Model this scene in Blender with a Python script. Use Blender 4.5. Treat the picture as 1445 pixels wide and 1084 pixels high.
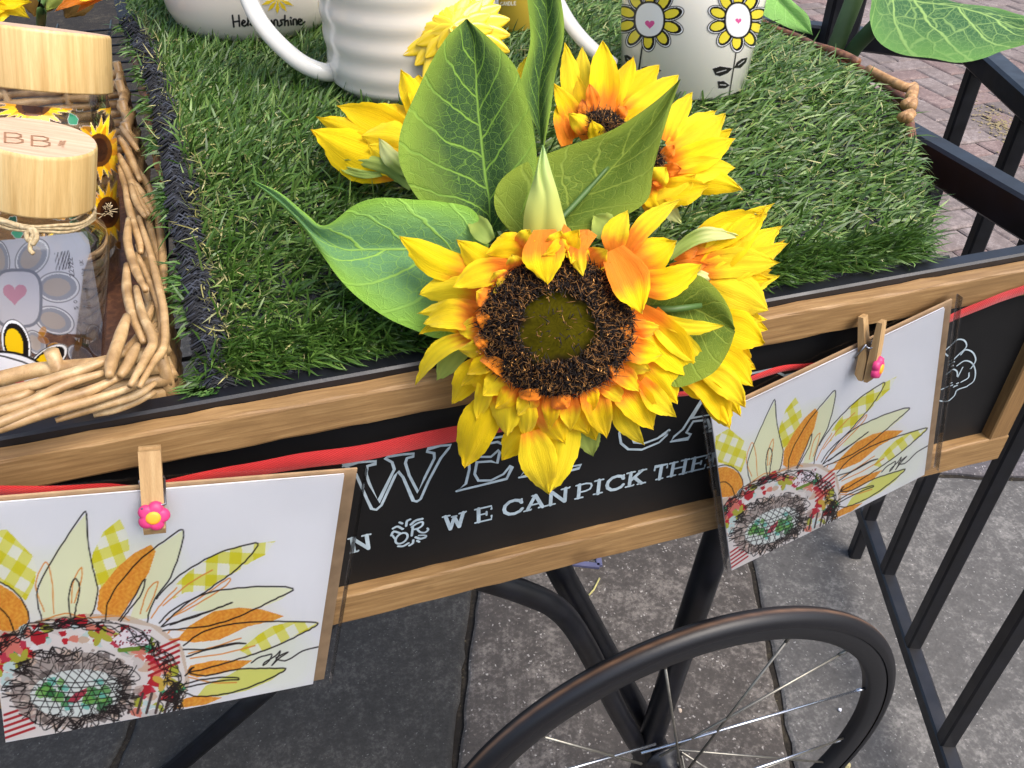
import bpy, math, random
import numpy as np
from mathutils import Vector, Matrix
random.seed(7); rng = np.random.default_rng(7)
scene = bpy.context.scene
for o in list(bpy.data.objects): bpy.data.objects.remove(o)

# ---------------------------------------------------------------- camera
F_PX, CX, CY, EYE = 1210.0, 722.5, 542.0, 1.16
M = np.array([[0.95152744, -0.18240169, 0.24763917],
              [-0.30735671, -0.59347332, 0.74385568],
              [0.0112867, -0.78391265, -0.62076853]])
cam_d = bpy.data.cameras.new('camera'); cam = bpy.data.objects.new('camera', cam_d)
scene.collection.objects.link(cam)
R3 = M @ np.diag([1, -1, -1])
mw = Matrix([[*R3[i], [0, 0, EYE][i]] for i in range(3)] + [[0, 0, 0, 1]])
cam.matrix_world = mw
cam_d.sensor_width = 36; cam_d.lens = F_PX / 1445 * 36; cam_d.clip_start = 0.01; cam_d.clip_end = 200
scene.camera = cam
# ---------------------------------------------------------------- world, sun, exposure
SUN_EL, SUN_AZ = 57.0, 138.0         # azimuth from +Y towards +X
w = bpy.data.worlds.new('World'); scene.world = w; w.use_nodes = True
wn = w.node_tree.nodes; wl = w.node_tree.links; wn.clear()
sky = wn.new('ShaderNodeTexSky'); sky.sky_type = 'NISHITA'; sky.sun_disc = False
sky.sun_elevation = math.radians(SUN_EL); sky.sun_rotation = math.radians(SUN_AZ)
sky.dust_density = 4.0; sky.air_density = 1.0; sky.ozone_density = 1.0
bg = wn.new('ShaderNodeBackground'); bg.inputs['Strength'].default_value = 0.15
wo = wn.new('ShaderNodeOutputWorld')
wl.new(sky.outputs[0], bg.inputs[0]); wl.new(bg.outputs[0], wo.inputs[0])
sd = bpy.data.lights.new('sun', 'SUN'); sd.energy = 1.5; sd.angle = math.radians(40); sd.color = (1, .965, .91)
sun = bpy.data.objects.new('sun', sd); scene.collection.objects.link(sun)
az, el = math.radians(SUN_AZ), math.radians(SUN_EL)
sdir = Vector((math.sin(az) * math.cos(el), math.cos(az) * math.cos(el), math.sin(el)))
sun.rotation_euler = sdir.to_track_quat('Z', 'Y').to_euler()
scene.view_settings.view_transform = 'Standard'; scene.view_settings.look = 'None'
scene.view_settings.gamma = 1; scene.view_settings.exposure = 0.92; scene.view_settings.use_curve_mapping = False
scene.render.engine = 'CYCLES'
scene.cycles.transparent_max_bounces = 14; scene.cycles.max_bounces = 6; scene.cycles.diffuse_bounces = 3; scene.cycles.glossy_bounces = 3

# ---------------------------------------------------------------- helpers: measuring points of the place
def ray(px, py): return M @ np.array([px - CX, py - CY, F_PX])
def onY(px, py, Y):
    r = ray(px, py); q = r * (Y / r[1]); return np.array([q[0], q[1], q[2] + EYE])
def onZ(px, py, Z):
    r = ray(px, py); q = r * ((Z - EYE) / r[2]); return np.array([q[0], q[1], Z])
def at(px, py, t):
    q = ray(px, py) / F_PX * t; return np.array([q[0], q[1], q[2] + EYE])
def proj(V):
    V = np.asarray(V, float) - np.array([0, 0, EYE]); c = V @ M
    return CX + F_PX * c[:, 0] / c[:, 2], CY + F_PX * c[:, 1] / c[:, 2]
def lin(c):
    c = np.asarray(c, float) / 255.0
    return np.where(c <= .04045, c / 12.92, ((c + .055) / 1.055) ** 2.4)
def L4(c): return (*[float(v) for v in lin(c)], 1.0)

# ---------------------------------------------------------------- helpers: objects
COL = scene.collection
def mesh(name, V, faces, m=None, parent=None, uv=None, col=None, smooth=True, org=None):
    V = np.asarray(V, dtype=np.float32).reshape(-1, 3).copy()
    if org is None and parent is not None:
        org = parent.get('_org')
    if org is not None: V -= np.array(org, dtype=np.float32)
    me = bpy.data.meshes.new(name)
    if isinstance(faces, np.ndarray):
        k = faces.shape[1]; n = len(faces)
        me.vertices.add(len(V)); me.vertices.foreach_set('co', V.ravel())
        me.loops.add(n * k); me.loops.foreach_set('vertex_index', faces.astype(np.int32).ravel())
        me.polygons.add(n); me.polygons.foreach_set('loop_start', np.arange(0, n * k, k, dtype=np.int32))
        me.polygons.foreach_set('loop_total', np.full(n, k, dtype=np.int32))
        me.update(calc_edges=True)
    else:
        me.from_pydata([tuple(v) for v in V.tolist()], [], [list(f) for f in faces]); me.update()
    if smooth: me.polygons.foreach_set('use_smooth', np.ones(len(me.polygons), dtype=bool))
    li = np.empty(len(me.loops), dtype=np.int32); me.loops.foreach_get('vertex_index', li)
    if uv is not None:
        l = me.uv_layers.new(name='UVMap'); l.data.foreach_set('uv', np.asarray(uv, dtype=np.float32)[li].ravel())
    if col is not None:
        a = me.color_attributes.new('Col', 'FLOAT_COLOR', 'POINT'); c = np.asarray(col, dtype=np.float32)
        if c.shape[1] == 3: c = np.c_[c, np.ones(len(c), dtype=np.float32)]
        a.data.foreach_set('color', c.ravel())
    if m is not None: me.materials.append(m)
    o = bpy.data.objects.new(name, me); COL.objects.link(o)
    if parent is not None:
        o.parent = parent; o['_org'] = list(org) if org is not None else [0, 0, 0]
    elif org is not None:
        o.location = tuple(org); o['_org'] = list(org)
    return o
def tag(o, label=None, cat=None, group=None, kind=None):
    for k, v in (('label', label), ('category', cat), ('group', group), ('kind', kind)):
        if v: o[k] = v
    return o
def thing(name, label, cat, loc=(0, 0, 0), group=None):
    o = bpy.data.objects.new(name, None); COL.objects.link(o); o.location = tuple(loc); o.empty_display_size = .02
    o['_org'] = [float(v) for v in loc]
    return tag(o, label, cat, group)
class MB:
    def __init__(s): s.v = []; s.f = []; s.c = []
    def add(s, V, Fc, c=None):
        b = len(s.v); s.v += [tuple(map(float, p)) for p in V]; s.f += [tuple(i + b for i in f) for f in Fc]
        s.c += [c or (1, 1, 1)] * len(V)
    def box(s, a, b, w, h, up=(0, 0, 1), bev=.12):
        a = Vector(a); b = Vector(b); d = (b - a).normalized(); up = Vector(up)
        x = d.cross(up).normalized(); z = x.cross(d).normalized(); e = min(w, h) * bev
        prof = [(-w/2 + e, -h/2), (w/2 - e, -h/2), (w/2, -h/2 + e), (w/2, h/2 - e), (w/2 - e, h/2), (-w/2 + e, h/2), (-w/2, h/2 - e), (-w/2, -h/2 + e)]
        V = []
        for p in (a, b):
            for (i, j) in prof: V.append(p + x * i + z * j)
        Fc = [(k, (k + 1) % 8, 8 + (k + 1) % 8, 8 + k) for k in range(8)] + [tuple(range(7, -1, -1)), tuple(range(8, 16))]
        s.add(V, Fc)
    def tube(s, pts, r, n=8, cap=True, c=None):
        P = [Vector(p) for p in pts]; rs = r if hasattr(r, '__len__') else [r] * len(P)
        up = Vector((.13, .21, .97)); V = []
        for i, p in enumerate(P):
            d = (P[min(i + 1, len(P) - 1)] - P[max(i - 1, 0)]).normalized()
            x = d.cross(up)
            if x.length < 1e-3: x = d.cross(Vector((1, 0, 0)))
            x.normalize(); y = d.cross(x)
            for k in range(n):
                a = 2 * math.pi * k / n; V.append(p + (x * math.cos(a) + y * math.sin(a)) * rs[i])
        Fc = [(i * n + k, i * n + (k + 1) % n, (i + 1) * n + (k + 1) % n, (i + 1) * n + k) for i in range(len(P) - 1) for k in range(n)]
        if cap: Fc += [tuple(range(n - 1, -1, -1)), tuple(range((len(P) - 1) * n, len(P) * n))]
        s.add(V, Fc, c)
    def lathe(s, prof, c, n=48, ax=None, close=False):
        c = Vector(c); V = []; k = len(prof)
        for i in range(n):
            a = 2 * math.pi * i / n
            for (r, z) in prof:
                if ax == 'Y': V.append(c + Vector((r * math.cos(a), z, r * math.sin(a))))
                else: V.append(c + Vector((r * math.cos(a), r * math.sin(a), z)))
        m_ = k if close else k - 1
        Fc = [(i * k + j, ((i + 1) % n) * k + j, ((i + 1) % n) * k + (j + 1) % k, i * k + (j + 1) % k) for i in range(n) for j in range(m_)]
        s.add(V, Fc)
    def obj(s, name, m=None, parent=None, smooth=True, col=False, org=None):
        return mesh(name, s.v, s.f, m, parent, smooth=smooth, col=s.c if col else None, org=org)
def smooth_path(pts, n=6):
    P = [np.array(p, float) for p in pts]; P = [2 * P[0] - P[1]] + P + [2 * P[-1] - P[-2]]; out = []
    for i in range(1, len(P) - 2):
        for k in range(n):
            t = k / n
            out.append(.5 * ((2 * P[i]) + (-P[i-1] + P[i+1]) * t + (2*P[i-1] - 5*P[i] + 4*P[i+1] - P[i+2]) * t*t + (-P[i-1] + 3*P[i] - 3*P[i+1] + P[i+2]) * t**3))
    out.append(P[-2]); return out
def grid_faces(nu, nv):
    i = np.arange(nu - 1)[:, None] * nv + np.arange(nv - 1)[None, :]
    i = i.ravel(); return np.stack([i, i + nv, i + nv + 1, i + 1], 1)

# ---------------------------------------------------------------- helpers: materials
class N:
    def __init__(s, name):
        s.m = bpy.data.materials.new(name); s.m.use_nodes = True; s.t = s.m.node_tree; s.b = s.t.nodes['Principled BSDF']; s.out = s.t.nodes['Material Output']
    def n(s, typ, **kw):
        x = s.t.nodes.new(typ)
        for k, v in kw.items(): setattr(x, k, v)
        return x
    def l(s, a, b): s.t.links.new(a, b); return s
    def put(s, inp, v):
        if isinstance(v, (int, float, tuple, list)): inp.default_value = v
        else: s.l(v, inp)
    def tc(s, which='Object'): return s.n('ShaderNodeTexCoord').outputs[which]
    def noise(s, scale, detail=4, vec=None, rough=.5, dist=0, st=None):
        x = s.n('ShaderNodeTexNoise'); x.inputs['Scale'].default_value = scale; x.inputs['Detail'].default_value = detail
        x.inputs['Roughness'].default_value = rough; x.inputs['Distortion'].default_value = dist
        v = vec or s.tc()
        if st is not None:
            mp = s.n('ShaderNodeMapping'); mp.inputs['Scale'].default_value = st; s.l(v, mp.inputs[0]); v = mp.outputs[0]
        s.l(v, x.inputs['Vector']); return x.outputs['Fac']
    def vor(s, scale, vec=None, feat='F1', out='Distance'):
        x = s.n('ShaderNodeTexVoronoi', feature=feat); x.inputs['Scale'].default_value = scale
        s.l(vec or s.tc(), x.inputs['Vector']); return x.outputs[out]
    def ramp(s, fac, stops, interp='LINEAR'):
        x = s.n('ShaderNodeValToRGB'); x.color_ramp.interpolation = interp; e = x.color_ramp.elements
        while len(e) < len(stops): e.new(.5)
        for i, (p, c) in enumerate(stops):
            e[i].position = p; e[i].color = c if hasattr(c, '__len__') else (c, c, c, 1)
        s.l(fac, x.inputs[0]); return x.outputs[0]
    def mix(s, fac, a, b, typ='MIX'):
        x = s.n('ShaderNodeMix', data_type='RGBA', blend_type=typ); s.put(x.inputs[0], fac); s.put(x.inputs[6], a); s.put(x.inputs[7], b); return x.outputs[2]
    def math(s, op, a, b=0.0, clamp=False):
        x = s.n('ShaderNodeMath', operation=op, use_clamp=clamp); s.put(x.inputs[0], a); s.put(x.inputs[1], b); return x.outputs[0]
    def attr(s, name='Col', out='Color'):
        x = s.n('ShaderNodeAttribute', attribute_name=name); return x.outputs[out]
    def set(s, **kw):
        names = {'base': 'Base Color', 'rough': 'Roughness', 'spec': 'Specular IOR Level', 'metal': 'Metallic', 'coat': 'Coat Weight', 'sss': 'Subsurface Weight', 'sheen': 'Sheen Weight', 'alpha': 'Alpha', 'trans': 'Transmission Weight', 'ior': 'IOR'}
        for k, v in kw.items(): s.put(s.b.inputs[names[k]], v)
        return s
    def bump(s, h, strength=.3, dist=.001):
        x = s.n('ShaderNodeBump'); x.inputs['Strength'].default_value = strength; x.inputs['Distance'].default_value = dist
        s.l(h, x.inputs['Height']); s.l(x.outputs[0], s.b.inputs['Normal']); return s
    def translucent(s, fac, colr):
        tr = s.n('ShaderNodeBsdfTranslucent'); s.put(tr.inputs[0], colr); mx = s.n('ShaderNodeMixShader'); mx.inputs[0].default_value = fac
        s.l(s.b.outputs[0], mx.inputs[1]); s.l(tr.outputs[0], mx.inputs[2]); s.l(mx.outputs[0], s.out.inputs[0]); return s
    def alpha_attr(s, name='Col'):
        tr = s.n('ShaderNodeBsdfTransparent'); mx = s.n('ShaderNodeMixShader'); s.l(s.attr(name, 'Alpha'), mx.inputs[0])
        s.l(tr.outputs[0], mx.inputs[1]); s.l(s.b.outputs[0], mx.inputs[2]); s.l(mx.outputs[0], s.out.inputs[0]); return s
MAT = {}
def black_metal():
    n = N('black_metal'); f = n.noise(60, 5); n.set(base=n.ramp(f, [(.3, L4((13, 13, 16))), (.75, L4((23, 24, 31)))]), rough=n.ramp(n.noise(35, 3), [(.3, .30), (.7, .46)]), spec=.55)
    n.bump(n.noise(500, 2), .08, .0005); return n.m
def wood_mat(name, c1, c2, c3, ax=(2, 30, 30), rough=.45, bs=.25):
    n = N(name); g = n.noise(9, 6, st=ax, dist=.6); g2 = n.noise(40, 4, st=ax); big = n.noise(7, 3, dist=1.0)
    c = n.ramp(g, [(.3, L4(c1)), (.55, L4(c2)), (.75, L4(c3))]); c = n.mix(n.ramp(g2, [(.5, 0.0), (.8, .35)]), c, L4(c1))
    c = n.mix(n.ramp(big, [(.55, 0.0), (.75, .5)]), c, tuple(np.array(L4(c1)) * [.7, .7, .7, 1]))
    kn = n.ramp(n.noise(22, 2), [(.70, 0.0), (.78, .55)]); c = n.mix(kn, c, tuple(np.array(L4(c1)) * [.45, .4, .35, 1])); fn_ = n.noise(160, 4, st=ax); c = n.mix(n.ramp(fn_, [(.45, .0), (.75, .28)]), c, tuple(np.array(L4(c1)) * [.6, .6, .6, 1]))
    n.set(base=c, rough=rough); n.bump(g2, bs, .0006); return n.m
def attr_mat(name, rough=.5, spec=.4, trans=0, bump=None, coat=0, alpha=False, mul=None):
    n = N(name); c = n.attr()
    if mul: c = n.mix(n.ramp(n.noise(mul, 4), [(.35, .35), (.7, 0.0)]), c, n.mix(1.0, c, (.72, .68, .6, 1), 'MULTIPLY'))
    n.set(base=c, rough=rough, spec=spec, coat=coat)
    if bump: n.bump(n.noise(bump[0], 3), bump[1], bump[2])
    if trans: n.translucent(trans, c)
    if alpha: n.alpha_attr()
    return n.m
def plain(name, c, rough=.5, spec=.4, coat=0, metal=0, nz=None, bump=None):
    n = N(name)
    if nz: n.set(base=n.ramp(n.noise(nz, 5), [(.3, tuple(np.array(L4(c)) * [.7, .7, .7, 1])), (.7, L4(c))]))
    else: n.set(base=L4(c))
    n.set(rough=rough, spec=spec, coat=coat, metal=metal)
    if bump: n.bump(n.noise(bump[0], 3), bump[1], bump[2])
    return n.m
def thin_glass(name, tint=(.93, .95, .95, 1), gl=.5, refl=1.0):
    n = N(name); t = n.t; t.nodes.remove(n.b)
    fr = n.n('ShaderNodeLayerWeight'); fr.inputs[0].default_value = .28
    g = n.n('ShaderNodeBsdfGlossy'); g.inputs['Roughness'].default_value = .03; tr = n.n('ShaderNodeBsdfTransparent'); tr.inputs[0].default_value = tint
    mx = n.n('ShaderNodeMixShader'); f = n.math('MULTIPLY', fr.outputs['Fresnel'], refl, True); n.l(f, mx.inputs[0]); n.l(tr.outputs[0], mx.inputs[1]); n.l(g.outputs[0], mx.inputs[2]); n.l(mx.outputs[0], n.out.inputs[0])
    return n.m
BLACK = black_metal()
WOOD = wood_mat('stained_pine', (128, 96, 58), (152, 118, 74), (172, 138, 92), ax=(2.5, 50, 50), rough=.58, bs=.12)
BAMBOO = wood_mat('bamboo_side', (196, 158, 98), (222, 188, 128), (232, 204, 148), ax=(30, 30, 1.2), rough=.38)
BAMBOO_TOP = wood_mat('bamboo_top', (186, 150, 120), (208, 174, 142), (220, 190, 160), ax=(3, 40, 40), rough=.5)
PEG = wood_mat('peg_wood', (156, 122, 78), (174, 140, 94), (188, 158, 112), ax=(30, 30, 3), rough=.6)
RED = None
def leaf_mat(name, edge, mid, vein, lat=7.0, ret=16.0, dark=1.0):
    n = N(name); uv = n.tc('UV'); sp = n.n('ShaderNodeSeparateXYZ'); n.l(uv, sp.inputs[0])
    U = sp.outputs[0]; Vv = sp.outputs[1]
    wob = n.noise(5, 3, vec=uv); wo2 = n.math('MULTIPLY', n.math('SUBTRACT', wob, .5), .22)
    v = n.math('ADD', n.math('SUBTRACT', Vv, .5), n.math('MULTIPLY', wo2, .15)); av = n.math('ABSOLUTE', v)
    midr = n.ramp(av, [(0.004, 1.0), (.016, 0.0)])
    ph = n.math('ADD', n.math('SUBTRACT', n.math('MULTIPLY', U, lat), n.math('MULTIPLY', av, 3.3)), n.math('MULTIPLY', wo2, 2.2))
    sd_ = n.math('MULTIPLY', n.math('GREATER_THAN', v, 0), .45); ph = n.math('ADD', ph, sd_)
    fr = n.math('ABSOLUTE', n.math('SUBTRACT', n.math('FRACT', ph), .5)); latv = n.ramp(fr, [(.022, 1.0), (.06, 0.0)])
    mp = n.n('ShaderNodeMapping'); mp.inputs['Scale'].default_value = (1.7, 1, 1); n.l(uv, mp.inputs[0])
    dm = n.n('ShaderNodeMix', data_type='VECTOR'); dm.inputs[0].default_value = .06
    nzv = n.n('ShaderNodeTexNoise'); nzv.inputs['Scale'].default_value = 9; n.l(uv, nzv.inputs['Vector']); n.l(mp.outputs[0], dm.inputs[4]); n.l(nzv.outputs['Color'], dm.inputs[5])
    r1 = n.ramp(n.vor(ret, dm.outputs[1], 'DISTANCE_TO_EDGE'), [(.012, .6), (.045, 0.0)])
    r2 = n.ramp(n.vor(ret * 4.5, dm.outputs[1], 'DISTANCE_TO_EDGE'), [(.02, .28), (.09, 0.0)])
    vm = n.math('MAXIMUM', n.math('MAXIMUM', midr, latv), n.math('MAXIMUM', r1, r2))
    fade = n.ramp(n.math('ADD', av, n.math('MULTIPLY', n.math('SUBTRACT', n.noise(3, 3, vec=uv), .5), .22)), [(.2, 0.0), (.47, 1.0)])
    body = n.mix(fade, L4(mid), L4(edge)); vm2 = n.math('MULTIPLY', vm, n.math('SUBTRACT', 1.0, n.math('MULTIPLY', fade, .62)))
    c = n.mix(vm2, body, L4(vein)); c = n.mix(.12, c, n.mix(n.noise(260, 2, vec=uv), (0, 0, 0, 1), (1, 1, 1, 1)), 'OVERLAY')
    n.set(base=c, rough=.58, spec=.22); n.bump(n.math('ADD', n.math('MULTIPLY', vm, .8), n.math('ADD', n.math('MULTIPLY', n.noise(7, 3, vec=uv), 2.5), n.math('MULTIPLY', n.noise(300, 2, vec=uv), .4))), .55, .0012); n.translucent(.25, c); return n.m
LEAF_A = leaf_mat('leaf_dark_centre', (136, 164, 58), (46, 76, 40), (122, 160, 62))
LEAF_B = leaf_mat('leaf_pale_blue', (146, 192, 72), (108, 156, 104), (158, 202, 90), lat=6, ret=14)
LEAF_C = leaf_mat('leaf_olive', (128, 146, 44), (96, 120, 38), (136, 154, 60), lat=6, ret=11)
LEAF_D = leaf_mat('leaf_garden', (92, 138, 66), (58, 100, 58), (150, 184, 104), lat=5, ret=6)
SEPAL = attr_mat('sepal_fabric', .6, .2, .3, (900, .1, .0004))
n = N('petal_fabric'); c = n.attr(); uvp = n.tc('UV'); rb_ = n.noise(3.0, 4, vec=uvp, st=(1.2, 14, 1), dist=.4); bl_ = n.noise(2.0, 3, vec=uvp, st=(2, 1.5, 1))
c2 = n.mix(n.ramp(rb_, [(.4, .0), (.7, .32)]), c, n.mix(1.0, c, (.90, .74, .5, 1), 'MULTIPLY')); n.set(base=c2, rough=.62, spec=.14, sheen=.15); n.bump(n.math('ADD', rb_, n.math('MULTIPLY', bl_, .6)), .5, .0016); n.translucent(.36, c); PETAL = n.m

# ---------------------------------------------------------------- helper: print painted vertex by vertex on a fine sheet
class Paint:
    def __init__(s, X, Y, base, alpha=1.0):
        s.X = X.astype(np.float64); s.Y = Y.astype(np.float64); s.C = np.zeros((len(X), 4)); s.C[:, :3] = lin(base); s.C[:, 3] = alpha
    def _blend(s, idx, a, c):
        c = lin(c); A = s.C[idx, 3]; na = a + A * (1 - a); k = np.where(na > 1e-6, a / np.maximum(na, 1e-6), 0)[:, None]
        s.C[idx, :3] = s.C[idx, :3] * (1 - k) + c * k; s.C[idx, 3] = na
    def poly(s, pts, c, a=1.0, fn=None):
        P = np.array(pts, float); x0, y0 = P.min(0); x1, y1 = P.max(0)
        idx = np.nonzero((s.X >= x0) & (s.X <= x1) & (s.Y >= y0) & (s.Y <= y1))[0]
        if not len(idx): return
        X = s.X[idx]; Y = s.Y[idx]; ins = np.zeros(len(idx), bool)
        for i in range(len(P)):
            (xa, ya), (xb, yb) = P[i - 1], P[i]
            if ya == yb: continue
            c_ = ((ya > Y) != (yb > Y)) & (X < (xb - xa) * (Y - ya) / (yb - ya) + xa); ins ^= c_
        idx = idx[ins]
        if fn is not None: fn(s, idx)
        else: s._blend(idx, np.full(len(idx), a), c)
    def line(s, pts, c, w, a=1.0, aa=.9, wob=0):
        P = [np.array(p, float) for p in pts]
        if wob: P = [p + np.array([random.uniform(-wob, wob), random.uniform(-wob, wob)]) for p in P]
        m = w + aa
        allP = np.array(P); x0, y0 = allP.min(0) - m; x1, y1 = allP.max(0) + m
        big = np.nonzero((s.X >= x0) & (s.X <= x1) & (s.Y >= y0) & (s.Y <= y1))[0]
        if not len(big): return
        bx = s.X[big]; by = s.Y[big]; D = np.full(len(big), 1e9)
        for p, q in zip(P[:-1], P[1:]):
            k = np.nonzero((bx >= min(p[0], q[0]) - m) & (bx <= max(p[0], q[0]) + m) & (by >= min(p[1], q[1]) - m) & (by <= max(p[1], q[1]) + m))[0]
            if not len(k): continue
            d = q - p; L = max(d @ d, 1e-9); t = np.clip(((bx[k] - p[0]) * d[0] + (by[k] - p[1]) * d[1]) / L, 0, 1)
            D[k] = np.minimum(D[k], np.hypot(bx[k] - p[0] - t * d[0], by[k] - p[1] - t * d[1]))
        al = np.clip((w / 2 - D) / aa + .5, 0, 1) * a; j = al > 0
        s._blend(big[j], al[j], c)
    def ell(s, cx, cy, rx, ry, rot, c, a=1.0, outline=None, ow=2):
        P = [(cx + rx * math.cos(k / 36 * 6.2832) * math.cos(rot) - ry * math.sin(k / 36 * 6.2832) * math.sin(rot), cy + rx * math.cos(k / 36 * 6.2832) * math.sin(rot) + ry * math.sin(k / 36 * 6.2832) * math.cos(rot)) for k in range(37)]
        if c is not None: s.poly(P[:-1], c, a)
        if outline is not None: s.line(P, outline, ow, a)
# stroke glyphs in a unit box
GL = {'N': ([[(.16, 0), (.16, 1)], [(.16, 1), (.82, 0)], [(.82, 0), (.82, 1)]], [[(0, 0), (.36, 0)], [(0, 1), (.2, 1)], [(.62, 1), (1, 1)]]),
 'W': ([[(.12, 1), (.3, 0)], [(.3, 0), (.5, .8)], [(.5, .8), (.7, 0)], [(.7, 0), (.9, 1)]], [[(0, 1), (.3, 1)], [(.72, 1), (1.02, 1)], [(.4, .84), (.6, .84)]]),
 'E': ([[(.22, 0), (.22, 1)]], [[(.02, 0), (.93, 0), (.93, .28)], [(.02, 1), (.93, 1), (.93, .74)], [(.22, .5), (.66, .5)], [(.66, .38), (.66, .64)]]),
 'C': ([[(.92, .72), (.84, .9), (.6, 1), (.35, .96), (.15, .75), (.1, .5), (.15, .25), (.35, .04), (.6, 0), (.85, .1), (.95, .26)]], [[(.92, 1), (.92, .68)]]),
 'A': ([[(.14, 0), (.5, 1)], [(.5, 1), (.86, 0)]], [[(.28, .34), (.72, .34)], [(-.02, 0), (.32, 0)], [(.68, 0), (1.02, 0)], [(.35, 1), (.55, 1)]]),
 'P': ([[(.22, 0), (.22, 1)]], [[(.02, 0), (.46, 0)], [(.02, 1), (.62, 1), (.88, .92), (.95, .73), (.86, .52), (.6, .44), (.22, .44)]]),
 'I': ([[(.5, 0), (.5, 1)]], [[(.12, 0), (.88, 0)], [(.12, 1), (.88, 1)]]),
 'K': ([[(.2, 0), (.2, 1)], [(.25, .42), (.78, 1)], [(.42, .56), (.82, 0)]], [[(0, 0), (.42, 0)], [(0, 1), (.4, 1)], [(.6, 1), (.98, 1)], [(.62, 0), (1.02, 0)]]),
 'T': ([[(.5, 0), (.5, 1)]], [[(.04, .74), (.04, 1), (.96, 1), (.96, .74)], [(.26, 0), (.74, 0)]]),
 'H': ([[(.2, 0), (.2, 1)], [(.8, 0), (.8, 1)]], [[(.2, .5), (.8, .5)], [(0, 0), (.4, 0)], [(0, 1), (.4, 1)], [(.6, 0), (1, 0)], [(.6, 1), (1, 1)]]),
 'M': ([[(.14, 0), (.14, 1)], [(.14, 1), (.5, .3)], [(.5, .3), (.86, 1)], [(.86, 1), (.86, 0)]], [[(0, 0), (.3, 0)], [(.7, 0), (1, 0)], [(0, 1), (.2, 1)], [(.8, 1), (1, 1)]])}
SANS = {'B': [[(.1, 0), (.1, 1), (.6, 1), (.82, .88), (.82, .66), (.6, .54), (.1, .54)], [(.6, .54), (.9, .4), (.9, .14), (.65, 0), (.1, 0)]],
 'C': [[(.9, .8), (.6, 1), (.3, .95), (.1, .6), (.1, .35), (.3, .05), (.6, 0), (.9, .2)]], 'A': [[(0, 0), (.5, 1), (1, 0)], [(.2, .35), (.8, .35)]],
 'N': [[(.1, 0), (.1, 1), (.9, 0), (.9, 1)]], 'D': [[(.1, 0), (.1, 1), (.5, 1), (.9, .7), (.9, .3), (.5, 0), (.1, 0)]], 'L': [[(.1, 1), (.1, 0), (.8, 0)]],
 'E': [[(.85, 0), (.1, 0), (.1, 1), (.85, 1)], [(.1, .52), (.7, .52)]], 'U': [[(.1, 1), (.1, .3), (.3, 0), (.7, 0), (.9, .3), (.9, 1)]], 'K': [[(.1, 0), (.1, 1)], [(.85, 1), (.1, .42), (.9, 0)]],
 'd': [[(.8, 1), (.8, 0), (.3, 0), (.1, .3), (.3, .62), (.8, .6)]], 'e': [[(.1, .33), (.85, .36), (.7, .62), (.3, .62), (.1, .33), (.3, 0), (.8, .05)]],
 's': [[(.8, .55), (.4, .65), (.2, .45), (.75, .2), (.5, 0), (.15, .08)]], 'i': [[(.5, 0), (.5, .6)], [(.5, .85), (.5, .9)]], 'g': [[(.8, .6), (.3, .62), (.1, .35), (.3, 0), (.8, .1)], [(.8, .6), (.8, -.2), (.3, -.3)]],
 'n': [[(.15, 0), (.15, .6)], [(.15, .4), (.5, .62), (.8, .5), (.8, 0)]], 't': [[(.4, .95), (.4, .1), (.8, 0)], [(.1, .6), (.8, .6)]], 'h': [[(.15, 0), (.15, 1)], [(.15, .4), (.5, .62), (.8, .5), (.8, 0)]],
 '2': [[(.1, .8), (.4, 1), (.8, .8), (.7, .5), (.1, 0), (.9, 0)]], '9': [[(.85, .6), (.4, .5), (.15, .75), (.45, 1), (.85, .8), (.8, .3), (.3, 0)]], '5': [[(.8, 1), (.2, 1), (.2, .55), (.6, .6), (.85, .3), (.6, 0), (.1, .1)]],
 '0': [[(.5, 1), (.15, .7), (.15, .3), (.5, 0), (.85, .3), (.85, .7), (.5, 1)]], ' ': []}
def paint_text(p, s, o, ux, uy, c, w, adv=1.25, a=1.0):
    o = np.array(o, float); ux = np.array(ux, float); uy = np.array(uy, float)
    for ch in s:
        for st in SANS.get(ch, []): p.line([o + ux * x + uy * y for x, y in st], c, w, a, aa=.6)
        o = o + ux * adv

exec_order = []
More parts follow.
